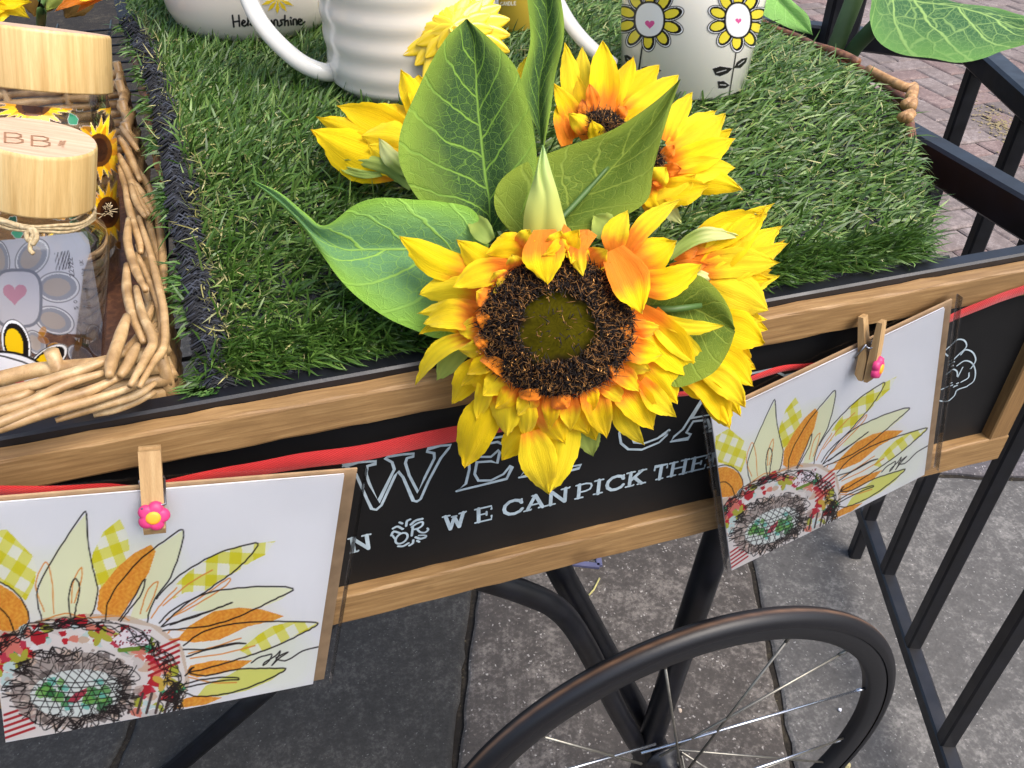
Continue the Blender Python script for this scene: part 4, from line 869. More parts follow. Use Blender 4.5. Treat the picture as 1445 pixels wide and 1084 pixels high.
for pa in ([(1225, 98), (1252, 112), (1278, 124)], [(1262, 118), (1280, 124), (1290, 122)], [(1284, 136), (1290, 124), (1286, 142)], [(1272, 166), (1286, 160), (1280, 168)], [(1276, 148), (1288, 142), (1286, 152)]):
    m = MB(); m.tube(smooth_path([onZ(*p, EYE - .224) for p in pa], 4), .0036, 8); m.obj('rim_rod', TAN, ham)
mesh('hamper_floor', [(*p, EYE - .322) for p in hp.tolist()], [tuple(range(len(hp)))], WICK_D, ham)

# ================================================================ WICKER TRAY BASKET with jars
bas = thing('wicker_basket', 'pale willow basket holding two glass jars at the left of the cart', 'basket', (-.15, .5, ZW))
WICK = wood_mat('peeled_willow', (144, 112, 72), (184, 150, 104), (210, 182, 136), ax=(10, 10, 10), rough=.42, bs=.05)
ZK = EYE - .252
def F2(l): return [(x * .31355, 280 + y * .31355) for x, y in l]
def G2(l): return [(x * .27668, y * .27668) for x, y in l]
def rod(pts, r=.0026, dz=0.0, m_=WICK, smooth=5):
    P = [onZ(px, py, ZK + dz) for px, py in pts]; P = smooth_path(P, smooth); n = len(P)
    rr = [r * (1 - .10 * (i / n)) * (1 + .02 * math.sin(i * .9)) * min(1, .62 + .38 * min(i, n - 1 - i) / max(2, n * .25)) * 1.06 for i in range(n)]
    m = MB(); m.tube(P, rr, 9); m.obj('willow_rod', m_, bas)
rods = [(F2([(590, -60), (615, 20), (655, 85)]), .0032, .004), (F2([(562, -60), (585, 60), (628, 190), (634, 245)]), .0034, .002), (F2([(578, 95), (575, 200), (610, 320), (655, 415)]), .0036, .005),
 (F2([(625, 85), (675, 240), (715, 400), (738, 520), (738, 665), (690, 740), (625, 850)]), .0031, .004), (F2([(615, 250), (672, 370), (716, 480), (733, 600), (712, 690)]), .0031, 0.0),
 (F2([(570, 300), (572, 420), (600, 530), (648, 650)]), .0038, .004), (F2([(612, 400), (640, 520), (688, 635), (660, 710), (585, 845)]), .0034, .007),
 (F2([(572, 530), (535, 640), (502, 740), (492, 800)]), .0044, .008), (F2([(695, 470), (640, 600), (560, 690), (500, 720)]), .0032, -.003), (F2([(618, 660), (575, 750), (540, 800)]), .0038, .006),
 (F2([(550, 798), (400, 868), (200, 930), (0, 1010), (-80, 1035)]), .0036, .003), (F2([(490, 728), (350, 780), (200, 828), (0, 878), (-80, 900)]), .0040, .006), (F2([(470, 785), (300, 838), (140, 915), (0, 960), (-80, 985)]), .0036, .005),
 (F2([(600, 848), (450, 898), (300, 940), (120, 995), (0, 1038), (-80, 1060)]), .0034, .0), (F2([(170, 828), (110, 885), (0, 918), (-80, 940)]), .0034, .004), (F2([(700, 20), (722, 150), (735, 300), (742, 420)]), .0034, -.002),
 (F2([(655, 60), (690, 180), (735, 330)]), .0032, -.004), (F2([(700, 830), (600, 890), (400, 950), (250, 1000)]), .0030, -.006), (F2([(700, 870), (560, 935), (420, 975)]), .0030, -.012), (F2([(710, 560), (650, 620), (560, 760)]), .0028, -.006),
 (G2([(618, 650), (655, 700), (705, 770)]), .0036, .003), (G2([(608, 700), (660, 790), (715, 920)]), .0036, .004), (G2([(606, 790), (650, 880), (700, 1000), (760, 1100)]), .0036, .002), (G2([(680, 925), (730, 1000), (790, 1100)]), .0034, .001),
 (G2([(612, 850), (640, 950), (672, 1100)]), .0034, 0.0), (G2([(700, 860), (760, 960), (790, 1060)]), .0032, -.004)]
for pts, r, dz in rods: rod(pts, r * .70, dz)
# woven walls below the rim
FR = onZ(236, 540, ZK)[:2]; BR = onZ(172, 120, ZK)[:2] + np.array([.0, .06]); dl = np.array([-.36, FR[1] * 0 + .0])
FR[1] = max(FR[1], .392)
quad = np.array([FR + [-.006, 0], BR + [-.006, 0], BR + [-.34, 0], FR + [-.34, 0]])
for lv in range(9):
    z = ZK - .010 - lv * .0085; pts = []; cl = np.vstack([quad, quad[:1]]); i = 0
    for a, b in zip(cl[:-1], cl[1:]):
        k = max(3, int(np.hypot(*(b - a)) / .014)); nrm = np.array([(b - a)[1], -(b - a)[0]]); nrm = nrm / np.hypot(*nrm)
        for q in range(k): i += 1; p = a + (b - a) * q / k + nrm * .0022 * math.sin(i * math.pi / 2 + lv * math.pi); pts.append((p[0], p[1], z))
    pts.append(pts[0]); m = MB(); m.tube(pts, .0041, 8); m.obj('willow_rod', WICK, bas)
for a, b in zip(np.vstack([quad, quad[:1]])[:-1], np.vstack([quad, quad[:1]])[1:]):
    k = max(3, int(np.hypot(*(b - a)) / .045))
    for q in range(k): p = a + (b - a) * q / k; m = MB(); m.tube([(p[0], p[1], ZK + .001), (p[0], p[1], ZW + .003)], .0036, 7); m.obj('willow_stake', WICK, bas)
m = MB(); m.add([(*p, ZW + .004) for p in quad.tolist()], [(0, 1, 2, 3)]); m.obj('basket_floor', WICK_D, bas, smooth=False)

# ---------------------------------------------------------------- glass jars
GLASS = thin_glass('clear_glass', (.985, .99, .99, 1), refl=.75)
PRINT = attr_mat('jar_print', .35, .4, alpha=True)
def shell(name, c, Rr, z0, z1, a0, a1, nu, nv, paint_fn, parent, mat_, T=None):
    th = np.linspace(a0, a1, nu); zz = np.linspace(z0, z1, nv); TH, ZZ = np.meshgrid(th, zz, indexing='ij'); TH = TH.ravel(); ZZ = ZZ.ravel()
    Rv = Rr(ZZ) if callable(Rr) else Rr
    V = np.c_[c[0] + Rv * np.cos(TH), c[1] + Rv * np.sin(TH), ZZ]; VT = V if T is None else V @ T[:3, :3].T + T[:3, 3]
    X, Y = proj(VT); p = Paint(X, Y, (255, 255, 255), 0.0); paint_fn(p)
    return mesh(name, V, grid_faces(nu, nv), mat_, parent, col=p.C)
def tilt_about(piv, deg, back=0):
    h = Vector((piv[0], piv[1], 0)).normalized(); s_ = Vector((h.y, -h.x, 0)); return np.array(Matrix.Translation(Vector(piv)) @ Matrix.Rotation(math.radians(-back), 4, s_) @ Matrix.Rotation(math.radians(deg), 4, h) @ Matrix.Translation(-Vector(piv)))
def lid(c, r, ztop, hgt, parent, label_bb=False):
    m = MB(); m.lathe([(0.0, -hgt), (r * .995, -hgt), (r, -hgt + .001), (r, -.0022), (r * .992, -.0008), (r * .975, 0.0)], (c[0], c[1], ztop), 96); o = m.obj('bamboo_lid', BAMBOO, parent)
    m = MB(); m.add([(c[0] + r * .976 * math.cos(k / 96 * 6.2832), c[1] + r * .976 * math.sin(k / 96 * 6.2832), ztop) for k in range(96)], [tuple(range(96))]); t = m.obj('lid_top', BAMBOO_TOP, o)
    return o, t
jar = thing('glass_jar', 'front glass jar with bamboo lid, printed daisies and a twine bow', 'jar', tuple(at(50, 193, .445)[:2]) + (ZW + .006,), group='lidded glass jars in the basket')
c1_ = at(50, 193, .445); jr = .0292; T1 = tilt_about(c1_, 17); zt1 = c1_[2]
lo, lt = lid(c1_, jr, zt1, .033, jar)
# engraved initials on the lid
z_e = zt1 + .0003; bbm = MB(); ENG = plain('engraving', (150, 112, 84), .7, .2)
def eng(pts, w_):
    iT = np.linalg.inv(T1); P = []
    for px, py in pts:
        r_ = ray(px, py); o_ = iT[:3, :3] @ np.array([0, 0, EYE]) + iT[:3, 3]; d_ = iT[:3, :3] @ r_; k_ = (z_e - o_[2]) / d_[2]; P.append(o_ + d_ * k_)
    for a, b in zip(P[:-1], P[1:]):
        d = b - a; L = np.hypot(d[0], d[1]); n_ = np.array([-d[1], d[0], 0]) / L * w_ / 2; e = d / L * w_ * .3
        bbm.add([a - n_ - e, a + n_ - e, b + n_ + e, b - n_ + e], [(0, 1, 2, 3)])
for (ox, oy) in ((4, 200.5), (42, 205)):
    for st in SANS['B']: eng([(ox + x * 31, oy - y * 14 + x * 2.2) for x, y in st], .0011)
for q in range(8): eng([(88.5 - q * .45 - 3.6, 199.6 + q * .75), (88.5 + 4.2 - q * .35, 199.8 + q * .75)], .0005)
eng([(84.5, 199.4), (87, 198.9)], .0007); eng([(90, 199.2), (93, 199)], .0007); eng([(87.5, 207), (90, 207.2)], .0006)
bbm.obj('engraved_initials', ENG, lo, smooth=False)
JR = .0372
def jprof(R0, zt_, zb_, neck):
    return [(neck, zt_), (neck, zt_ - .005), (neck * 1.02, zt_ - .008), (R0 * .93, zt_ - .014), (R0 * .985, zt_ - .020), (R0, zt_ - .028), (R0, zb_ + .006), (R0 * .96, zb_ + .001), (0, zb_)]
zb1 = ZW + .0075; zt_b = zt1 - .0332
m = MB(); m.lathe(jprof(JR, zt_b, zb1, jr * .9), (c1_[0], c1_[1], 0), 96); m.obj('glass_body', GLASS, jar)
GREY = (150, 150, 160)
def oval_petal(p, cx_, cy_, rx, ry, rot, fillc, edge1, edge2, w_=4.2, a=1.0):
    p.ell(cx_, cy_, rx * 1.16, ry * 1.16, rot, (238, 238, 240), a); p.ell(cx_, cy_, rx * 1.16, ry * 1.16, rot, None, a, edge1, 1.3); p.ell(cx_, cy_, rx, ry, rot, edge2, a); p.ell(cx_ - rx * .08, cy_, rx * .74, ry * .70, rot, fillc, a)
def heart(p, cx_, cy_, s, c, a=1.0):
    P = [(cx_ + s * 16 * math.sin(t_ / 30 * 6.283) ** 3 / 16, cy_ - s * (13 * math.cos(t_ / 30 * 6.283) - 5 * math.cos(t_ / 15 * 6.283) - 2 * math.cos(t_ / 10 * 6.283) - math.cos(t_ / 7.5 * 6.283)) / 16) for t_ in range(30)]; p.poly(P, c, a)
def back_paint(p):
    f = lambda x, y: F2([(x, y)])[0]
    p.poly(F2([(-20, 190), (160, 175), (390, 148), (402, 200), (470, 610), (350, 612), (170, 602), (-20, 600)]), (232, 232, 238), .97)
    for (x, y, rx, ry, r) in ((262, 400, 84, 60, 0), (245, 550, 80, 52, .35), (145, 265, 80, 58, -.9), (5, 270, 70, 32, 1.4), (160, 650, 52, 36, 1.0), (365, 715, 62, 38, .7), (432, 640, 66, 36, 1.3)):
        c = f(x, y); oval_petal(p, c[0], c[1], rx * .31, ry * .31, r, (196, 184, 174), (90, 92, 104), (160, 163, 174), a=.92)
    c = f(80, 450); P = [(c[0] + 33 * (abs(math.cos(k / 30 * 6.283)) ** .6) * np.sign(math.cos(k / 30 * 6.283)), c[1] + 40 * (abs(math.sin(k / 30 * 6.283)) ** .6) * np.sign(math.sin(k / 30 * 6.283))) for k in range(31)]
    p.poly(P[:-1], (222, 222, 230), .96); p.line(P, (140, 144, 156), 4.4); heart(p, *f(66, 428), 17, (216, 160, 180))
    for k in range(15):
        x = 246 + k * 4.6; p.line(F2([(x, 246 - k * .8), (x + 7, 326 - k * .8)]), (70, 70, 82), random.choice([.35, .5, .8]), aa=.4)
    paint_text(p, '22922', f(334, 352), (-.6, -5.2), (-6.4, .4), (60, 60, 72), .9, 1.05); paint_text(p, 'designed in the UK', f(408, 500), (-.55, -3.4), (-4.6, .5), (70, 70, 82), .75, 1.15); paint_text(p, '50', f(352, 500), (-.6, -4.6), (-5, .4), (50, 50, 62), .9, 1.9)
    for k in range(12):
        x = random.uniform(180, 400); y = random.uniform(600, 760); c = f(x, y); p.ell(c[0], c[1], 9, 5, random.random() * 3, random.choice([(232, 190, 60), (216, 150, 40), (60, 110, 70), (180, 120, 60)]), .7)
def front_paint(p):
    f = lambda x, y: F2([(x, y)])[0]
    c = f(72, 655); oval_petal(p, c[0], c[1], 30, 17.5, 1.35, (240, 196, 20), (24, 20, 20), (28, 24, 24), a=1)
    c = f(215, 728); oval_petal(p, c[0], c[1], 28, 13.5, -.62, (240, 196, 20), (24, 20, 20), (28, 24, 24), a=1)
    P = [f(0 + 245 * math.cos(k / 24 * math.pi), 860 - 170 * math.sin(k / 24 * math.pi)) for k in range(25)]; p.poly(P + F2([(-245, 1000), (245, 1000)]), (240, 241, 246)); p.line(P, (24, 22, 24), 3.6)
    p.ell(*f(5, 815), 11, 9, .6, (214, 60, 92)); p.ell(*f(82, 822), 9, 6, 0, (214, 60, 92))
    p.line(F2([(-40, 700), (20, 712), (100, 735), (170, 765), (215, 800)]), (24, 22, 24), 2.4)
cax = c1_[:2]; view = math.atan2(0 - cax[1], 0 - cax[0])
shell('back_print', cax, JR - .0006, zb1 + .004, zt_b - .022, view + math.pi - 1.45, view + math.pi + 1.45, 240, 220, back_paint, jar, PRINT, T1)
shell('front_print', cax, JR + .0003, zb1 + .004, zt_b - .020, view - 1.5, view + 1.5, 260, 220, front_paint, jar, PRINT, T1)
# twine round the neck
TW_ = wood_mat('jute', (150, 128, 92), (184, 164, 126), (206, 190, 154), ax=(60, 60, 60), rough=.8)
m = MB(); zn = zt_b - .004
for lv in range(3):
    m.tube([(cax[0] + (jr * .95 + .0012) * math.cos(k / 40 * 6.2832), cax[1] + (jr * .95 + .0012) * math.sin(k / 40 * 6.2832), zn - .0016 * lv + .0006 * math.sin(k + lv)) for k in range(41)], .0009, 6)
m.obj('twine', TW_, jar)
iT1 = np.linalg.inv(T1)
def tw(pts, r=.0009, d=.405):
    m = MB(); m.tube(smooth_path([iT1[:3, :3] @ at(px, py, d) + iT1[:3, 3] for px, py in pts], 5), r, 6); return m.obj('twine', TW_, jar)
dk = np.linalg.norm(ray(40, 340) / F_PX); dj = .405
tw(F2([(90, 130), (130, 135), (150, 165), (130, 190), (120, 160), (150, 140), (165, 175), (145, 210)]), .0013); tw(F2([(140, 190), (135, 230), (150, 250)]), .0011); tw(F2([(90, 130), (40, 110), (-30, 95)]), .0011)
m = MB()
for k in range(26):
    c = iT1[:3, :3] @ at(150 + random.uniform(-6, 10), 297 + random.uniform(-6, 10), .43) + iT1[:3, 3]; m.tube([c, c + np.array([random.uniform(-.003, .003), random.uniform(-.002, .002), random.uniform(-.003, .003)])], .0002, 4)
m.obj('frayed_twine', TW_, jar)

jar.matrix_world = Matrix(T1.tolist()) @ Matrix.Translation(jar.location)
jar2 = thing('glass_jar', 'rear glass jar with bamboo lid and a painted sunflower print', 'jar', (at(52, 78, .53)[0], at(52, 78, .53)[1], ZW + .006), group='lidded glass jars in the basket')
c2_ = at(48, 38, .565); c2_[2] = c2_[2]; jr2 = .0462; T2_ = tilt_about(c2_, 14, 13); zt2 = c2_[2]; cb = c2_[:2]
lid(c2_, jr2, zt2, .037, jar2)
zt_b2 = zt2 - .0372; JR2 = .0470
m = MB(); m.lathe(jprof(JR2, zt_b2, zb1, jr2 * .93), (cb[0], cb[1], 0), 96); m.obj('glass_body', GLASS, jar2)
def sun_paint(p, front=True):
    r = random.Random(3 if front else 9)
    if not front: p.poly([(-60, 110), (240, 110), (240, 560), (-60, 560)], (150, 120, 60), .5)
    def leafy(x, y, s, c): p.poly([(x + s * math.cos(k * 1.05) * r.uniform(.6, 1.2), y + s * .8 * math.sin(k * 1.05) * r.uniform(.6, 1.2)) for k in range(6)], c)
    if front:
        for k in range(120): leafy(r.uniform(-30, 175), r.uniform(118, 560), r.uniform(6, 14), r.choice([(24, 92, 66), (46, 126, 92), (20, 70, 54), (70, 60, 34), (200, 140, 40), (150, 104, 30)]))
    def sf(x, y, R0, disc=True, n_=16, sq=.6):
        for ring, (rr, c1, c2) in enumerate(((1.0, (250, 214, 40), (236, 176, 30)), (.78, (240, 190, 34), (222, 150, 26)))):
            for k in range(n_):
                a = k / n_ * 6.283 + ring * .2 + r.uniform(-.1, .1); L = R0 * rr * r.uniform(.8, 1.1)
                tip = (x + L * math.cos(a), y + sq * L * math.sin(a)); q1 = (x + L * .5 * math.cos(a - .25), y + sq * L * .5 * math.sin(a - .25)); q2 = (x + L * .5 * math.cos(a + .25), y + sq * L * .5 * math.sin(a + .25))
                p.poly([(x, y), q1, tip, q2], c1 if k % 2 else c2)
        if disc:
            p.ell(x, y, R0 * .4, R0 * .36 * sq * 1.3, 0, (92, 54, 22)); p.ell(x, y, R0 * .26, R0 * .26 * sq * 1.3, 0, (56, 30, 18))
            for k in range(14): p.ell(x + r.uniform(-1, 1) * R0 * .25, y + r.uniform(-1, 1) * R0 * .16, 1.5, 1.5, 0, (40, 20, 14))
    sf(47, 150, 62, sq=.5); sf(140, 212, 46, sq=1.1); sf(158, 140, 30, False, sq=.9); sf(8, 250, 40); sf(160, 150, 24, False); sf(152, 300, 40, sq=1.2); sf(160, 420, 34); sf(90, 480, 44); sf(60, 350, 40)
rs2 = lambda Z: np.interp(Z, [zt_b2 - .028, zt_b2 - .020, zt_b2 - .014, zt_b2 - .008], [JR2, JR2 * .985, JR2 * .93, jr2 * .95]) + .0004
shell('print', cb, rs2, zb1 + .004, zt_b2 - .009, math.atan2(-cb[1], -cb[0]) - 1.55, math.atan2(-cb[1], -cb[0]) + 1.55, 220, 220, lambda p: sun_paint(p, True), jar2, PRINT, T2_)
shell('back_print', cb, JR2 - .0006, zb1 + .004, zt_b2 - .018, math.atan2(-cb[1], -cb[0]) + math.pi - 1.5, math.atan2(-cb[1], -cb[0]) + math.pi + 1.5, 120, 120, lambda p: sun_paint(p, False), jar2, PRINT, T2_)
jar2.matrix_world = Matrix(T2_.tolist()) @ Matrix.Translation(jar2.location)

# ================================================================ CERAMICS on the turf
GLAZE = N('white_glaze'); GLAZE.set(base=L4((238, 233, 220)), rough=.12, spec=.5, coat=.5); GLAZE = GLAZE.m
CREAM = plain('cream_glaze', (236, 226, 210), .18, .5, coat=.4); YGL = plain('yellow_glaze', (244, 208, 44), .3, .5, coat=.3)
def base_on_turf(px, py): return on_turf(px, py)
# ribbed jug
jc = base_on_turf(582, 122); z0 = jc[2] + .001
jug = thing('ceramic_jug', 'large white ribbed ceramic jug with a moulded yellow sunflower on its side', 'jug', (jc[0], jc[1], z0))
pr = [(0, 0), (.045, 0), (.051, .002), (.0555, .008)]
for k in range(60):
    z = .010 + k * .0025; r = .0575 + .0045 * math.sin(min(1, z / .11) * 1.57) + .00055 * math.sin(z / .0175 * 6.283); pr.append((r * (1.0 if z < .11 else 1 - (z - .11) * .8), z))
pr += [(pr[-1][0] + .001, .162), (pr[-1][0] - .002, .164), (pr[-1][0] - .005, .160), (pr[-1][0] - .004, .02), (0, .01)]
m = MB(); m.lathe(pr, (jc[0], jc[1], z0), 128); m.obj('jug_body', CREAM, jug)
hd = smooth_path([at(335, -70, .60), at(347, -12, .60), at(372, 38, .60), at(418, 84, .602), at(458, 102, .607), at(480, 96, .62)], 8)
m = MB(); m.tube(hd, [.0062] * (len(hd) - 8) + [.0064, .0066, .0070, .0075, .008, .0085, .009, .0092], 14); m.obj('handle', GLAZE, jug)
# moulded sunflower: thick glazed petals on the body
def cer_petal(b, tp, w_, t0, parent):
    a = at(*b, t0); c = at(*tp, t0 + .006); d = c - a; L = np.linalg.norm(d); d = d / L; nrm = -ray((b[0] + tp[0]) / 2, (b[1] + tp[1]) / 2); nrm /= np.linalg.norm(nrm); s = np.cross(d, nrm); s /= np.linalg.norm(s); V = []
    nu, nv = 12, 9; wm = w_ * t0 / F_PX / 2
    for i in range(nu):
        u = i / (nu - 1); hw = wm * (math.sin(math.pi * (.12 + .86 * u)) ** .8) 
        for j in range(nv):
            v = j / (nv - 1) * 2 - 1; V.append(a + d * L * u + s * hw * v + nrm * (.0065 * (1 - v * v) ** .5 + (.0016 * (abs(v) > .5) - .0012 * (abs(v) < .2)) ) * (1 - .3 * u))
    Fc = grid_faces(nu, nv); return mesh('moulded_petal', V, Fc, YGL, parent)
mf = (640, 42); tj = .555
for k in range(22):
    a = k / 22 * 6.283 + .1; L = 80 + 6 * math.sin(k * 2.1); cer_petal((mf[0] + 20 * math.cos(a), mf[1] + 18 * math.sin(a)), (mf[0] + L * math.cos(a), mf[1] + L * .98 * math.sin(a)), 27, tj + .004, jug)
for k in range(9):
    a = k / 9 * 6.283 + .2; L = 34; cer_petal((mf[0] - 4 * math.cos(a), mf[1] - 4 * math.sin(a)), (mf[0] + L * math.cos(a), mf[1] + L * math.sin(a)), 22, tj - .007, jug)
for k in range(16):
    a = k / 16 * 6.283; L = 56; cer_petal((mf[0] + 14 * math.cos(a), mf[1] + 12 * math.sin(a)), (mf[0] + L * math.cos(a), mf[1] + L * math.sin(a)), 24, tj - .002, jug)
# low wide bowl with writing
bc = base_on_turf(362, 36); z0b = bc[2] + .001
bowl = thing('ceramic_bowl', 'wide white ceramic planter with black handwriting, cut off by the top edge behind the jug', 'planter', (bc[0], bc[1], z0b))
pr = [(0, 0), (.052, 0), (.060, .003), (.066, .010), (.0705, .020), (.0725, .034), (.073, .05), (.0735, .09), (.0735, .12), (.070, .121), (.0695, .03), (0, .012)]
rr_ = []
for (r, z) in pr: rr_.append((r, z))
m = MB(); m.lathe(rr_, (bc[0], bc[1], z0b), 128); m.obj('planter_body', CREAM, bowl)
def hello(p):
    # brush script, written as joined strokes
    S = [[(328, 22), (330, 38)], [(337, 22), (338, 37)], [(329, 31), (338, 30)], [(341, 34), (346, 31), (343, 29), (341, 34), (345, 37), (349, 34)], [(349, 34), (353, 24), (350, 23), (350, 36)], [(353, 35), (357, 24), (354, 23), (355, 36)], [(361, 31), (358, 34), (361, 37), (364, 33), (361, 31)],
         [(371, 31), (375, 27), (372, 24), (368, 28), (373, 34), (369, 38)], [(377, 30), (377, 37), (383, 36), (383, 29), (385, 36)], [(387, 36), (387, 29), (391, 29), (392, 36)], [(400, 28), (396, 29), (398, 34), (394, 37)], [(402, 36), (402, 22)], [(402, 31), (406, 29), (407, 36)], [(410, 29), (411, 35)], [(410, 25), (411, 25.5)], [(414, 35), (414, 28), (418, 28), (419, 35)], [(421, 32), (426, 29), (422, 27), (421, 33), (425, 35), (430, 31)]]
    for s in S: p.line([tuple(q) for q in smooth_path(s, 4)], (24, 22, 24), 2.5, aa=.6)
    for k in range(5):
        a = .5 + k * .55; x, y = 392, -2; p.poly([(x, y), (x + 16 * math.cos(a - .2), y + 14 * math.sin(a - .2)), (x + 26 * math.cos(a), y + 22 * math.sin(a)), (x + 16 * math.cos(a + .2), y + 14 * math.sin(a + .2))], (240, 206, 40))
bfun = lambda Z: np.interp(Z - z0b, [r[1] for r in pr[1:9]], [r[0] for r in pr[1:9]]) + .0004
vb = math.atan2(-bc[1], -bc[0]); shell('print', bc[:2], bfun, z0b + .012, z0b + .07, vb - .7, vb + 1.0, 300, 120, hello, bowl, PRINT)
# candle
kc = base_on_turf(724, 40); z0k = kc[2] + .001
cd = thing('candle_jar', 'yellow candle in a glass tumbler with a white label behind the jug', 'candle', (kc[0], kc[1], z0k))
m = MB(); m.lathe([(0, 0), (.0185, 0), (.0205, .003), (.0215, .05), (.0215, .075), (0, .075)], (kc[0], kc[1], z0k), 64); m.obj('wax', plain('yellow_wax', (206, 176, 62), .5, .4), cd)
def lab(p): p.poly([(690, -60), (703, -60), (704, 22), (700, 30), (690, 24)], (236, 236, 240)); paint_text(p, 'CANDLE', (706, 8), (3.3, -.1), (.1, -5), (238, 232, 208), .9, 1.15)
vk = math.atan2(-kc[1], -kc[0]); shell('label', kc[:2], .0226, z0k + .012, z0k + .072, vk - 1.4, vk + 1.4, 140, 120, lab, cd, PRINT)
# printed mug
mc = base_on_turf(962, 116); z0m = mc[2] + .001
mug = thing('printed_mug', 'tall white ceramic mug printed with yellow daisies and pink hearts', 'mug', (mc[0], mc[1], z0m))
MR = .0465
pr = [(0, 0), (MR - .004, 0), (MR, .003), (MR + .0040, .06), (MR + .0075, .13), (MR + .0045, .13), (MR - .001, .01), (0, .008)]
m = MB(); m.lathe(pr, (mc[0], mc[1], z0m), 128); m.obj('mug_body', GLAZE, mug)
hd = smooth_path([at(772, -40, .64), at(786, 0, .63), at(806, 36, .622), at(834, 68, .618), at(866, 92, .625)], 8); m = MB(); m.tube(hd, .0052, 12); m.obj('handle', GLAZE, mug)
def H5(l): return [(840 + x * .17993, y * .17993) for x, y in l]
def daisy(p):
    K = (26, 24, 24)
    def fl_(cx_, cy_, sq, hx, hy, hs):
        for k in range(10):
            a = k / 10 * 6.283 + .35; R0 = 33; c = (cx_ + R0 * sq * math.cos(a), cy_ + R0 * math.sin(a) * .92); oval_petal(p, c[0], c[1], 13.0 * (sq + .15 if abs(math.cos(a)) > .6 else 1), 8.4, a, (232, 214, 62), K, K)
        P = [(cx_ + 21 * sq * (abs(math.cos(k / 30 * 6.283)) ** .88) * np.sign(math.cos(k / 30 * 6.283)), cy_ + 25 * (abs(math.sin(k / 30 * 6.283)) ** .88) * np.sign(math.sin(k / 30 * 6.283))) for k in range(31)]
        p.poly(P[:-1], (238, 238, 236)); p.line(P, K, 3.0); heart(p, hx, hy, hs, (220, 88, 152))
    p.line(H5([(375, 320), (352, 470), (340, 560)]), K, 1.9); p.line(H5([(1118, 320), (1095, 480), (1062, 680), (1045, 790)]), K, 1.5)
    fl_(*H5([(425, 155)])[0], 1.0, *H5([(427, 190)])[0], 6.8); fl_(*H5([(1120, 160)])[0], .88, *H5([(1123, 163)])[0], 4.4)
    for l in ([(225, 435), (250, 430), (285, 450), (310, 490), (300, 520), (260, 510), (235, 480)], [(360, 530), (400, 520), (470, 530), (520, 555), (470, 580), (410, 585), (375, 560)], [(1090, 535), (1110, 490), (1150, 460), (1195, 450), (1185, 490), (1140, 535)], [(1080, 535), (1040, 575), (980, 600), (940, 590), (918, 540), (980, 520)], [(1058, 670), (1020, 695), (965, 695), (958, 638), (1010, 636)]):
        p.poly(H5(l), K); c = np.mean(l, 0); p.line(H5([(c[0] * .6 + l[0][0] * .4, c[1] * .6 + l[0][1] * .4), (c[0] * 1.4 - l[0][0] * .4, c[1] * 1.4 - l[0][1] * .4)]), (200, 200, 196), .8)
mf_ = lambda Z: np.interp(Z - z0m, [0, .003, .06, .13], [MR - .004, MR, MR + .004, MR + .0075]) + .0003
vm_ = math.atan2(-mc[1], -mc[0]); shell('print', mc[:2], mf_, z0m + .002, z0m + .115, vm_ - 1.5, vm_ + 1.5, 420, 330, daisy, mug, PRINT)

# ================================================================ SUNFLOWERS
PROF_S = [0, .1, .3, .52, .7, .84, .93, 1.0]; PROF_W = [.55, .72, .96, 1.0, .82, .50, .22, .0]
YEL = np.array(lin((255, 218, 12))); YEL2 = np.array(lin((255, 226, 36))); ORG = np.array(lin((250, 146, 38))); LGR = np.array(lin((198, 200, 90)))
def petal(parent, base, tip, w_, tb, tt, bend=0.0, arch=.006, cup=.25, of=.35, name='petal', c0=None, c1=None, m_=None, twist=0.0, nu=22, nv=11, fringe=0.0):
    fold = random.choice([-.55, .5, .35, -.3]); curl = random.uniform(-.004, .007); rk = random.uniform(4.2, 6.0); arch = arch * .55; UVp = []
    base = np.array(base, float); tip = np.array(tip, float); d = tip - base; L = np.hypot(*d); d = d / max(L, 1e-6); nn = np.array([-d[1], d[0]]); V = []; C = []; s1 = random.random() * 6
    c0 = ORG if c0 is None else c0; c1 = (YEL if random.random() < .6 else YEL2) if c1 is None else c1; hue = random.uniform(.9, 1.06)
    for i in range(nu):
        u = i / (nu - 1); hw = np.interp(u, PROF_S, PROF_W) * w_ / 2; cpos = base + d * L * u + nn * bend * math.sin(math.pi * u) * L
        t = tb + (tt - tb) * u - arch * math.sin(math.pi * min(1, u * 1.15))
        for j in range(nv):
            v = j / (nv - 1) * 2 - 1
            wobble = (.05 * math.sin(u * 8 + s1 + (1.7 if v > 0 else 0)) + .02 * random.uniform(-1, 1) * (abs(v) > .9)) * abs(v)
            q = cpos + nn * hw * (v + wobble) * math.cos(twist * u) + d * L * random.uniform(-.022, .022) * (abs(v) > .75) * (u > .45)
            hm = hw * tb / F_PX
            tq = t + fold * math.sqrt(v * v + .01) * hm + cup * .35 * (v * v - .3) * hm + twist * u * v * hm * 1.2 - .00035 * math.cos(v * 3.14 * rk * .5 + s1 * .2) * min(1, 4 * u) + .0012 * abs(v) ** 1.5 * math.sin(u * 11 + s1 + (2 if v > 0 else 0)) + curl * u ** 3
            UVp.append((u, v * .5 + .5))
            V.append(at(q[0], q[1], tq)); k = np.clip((of - u) / .22 + .5 + .18 * math.cos(v * 9.4), 0, 1)
            C.append((c0 * k + c1 * (1 - k)) * hue * (1 - .08 * (math.cos(v * 9.4) > .5)))
    return mesh(name, V, grid_faces(nu, nv), m_ or PETAL, parent, col=np.array(C), uv=UVp)
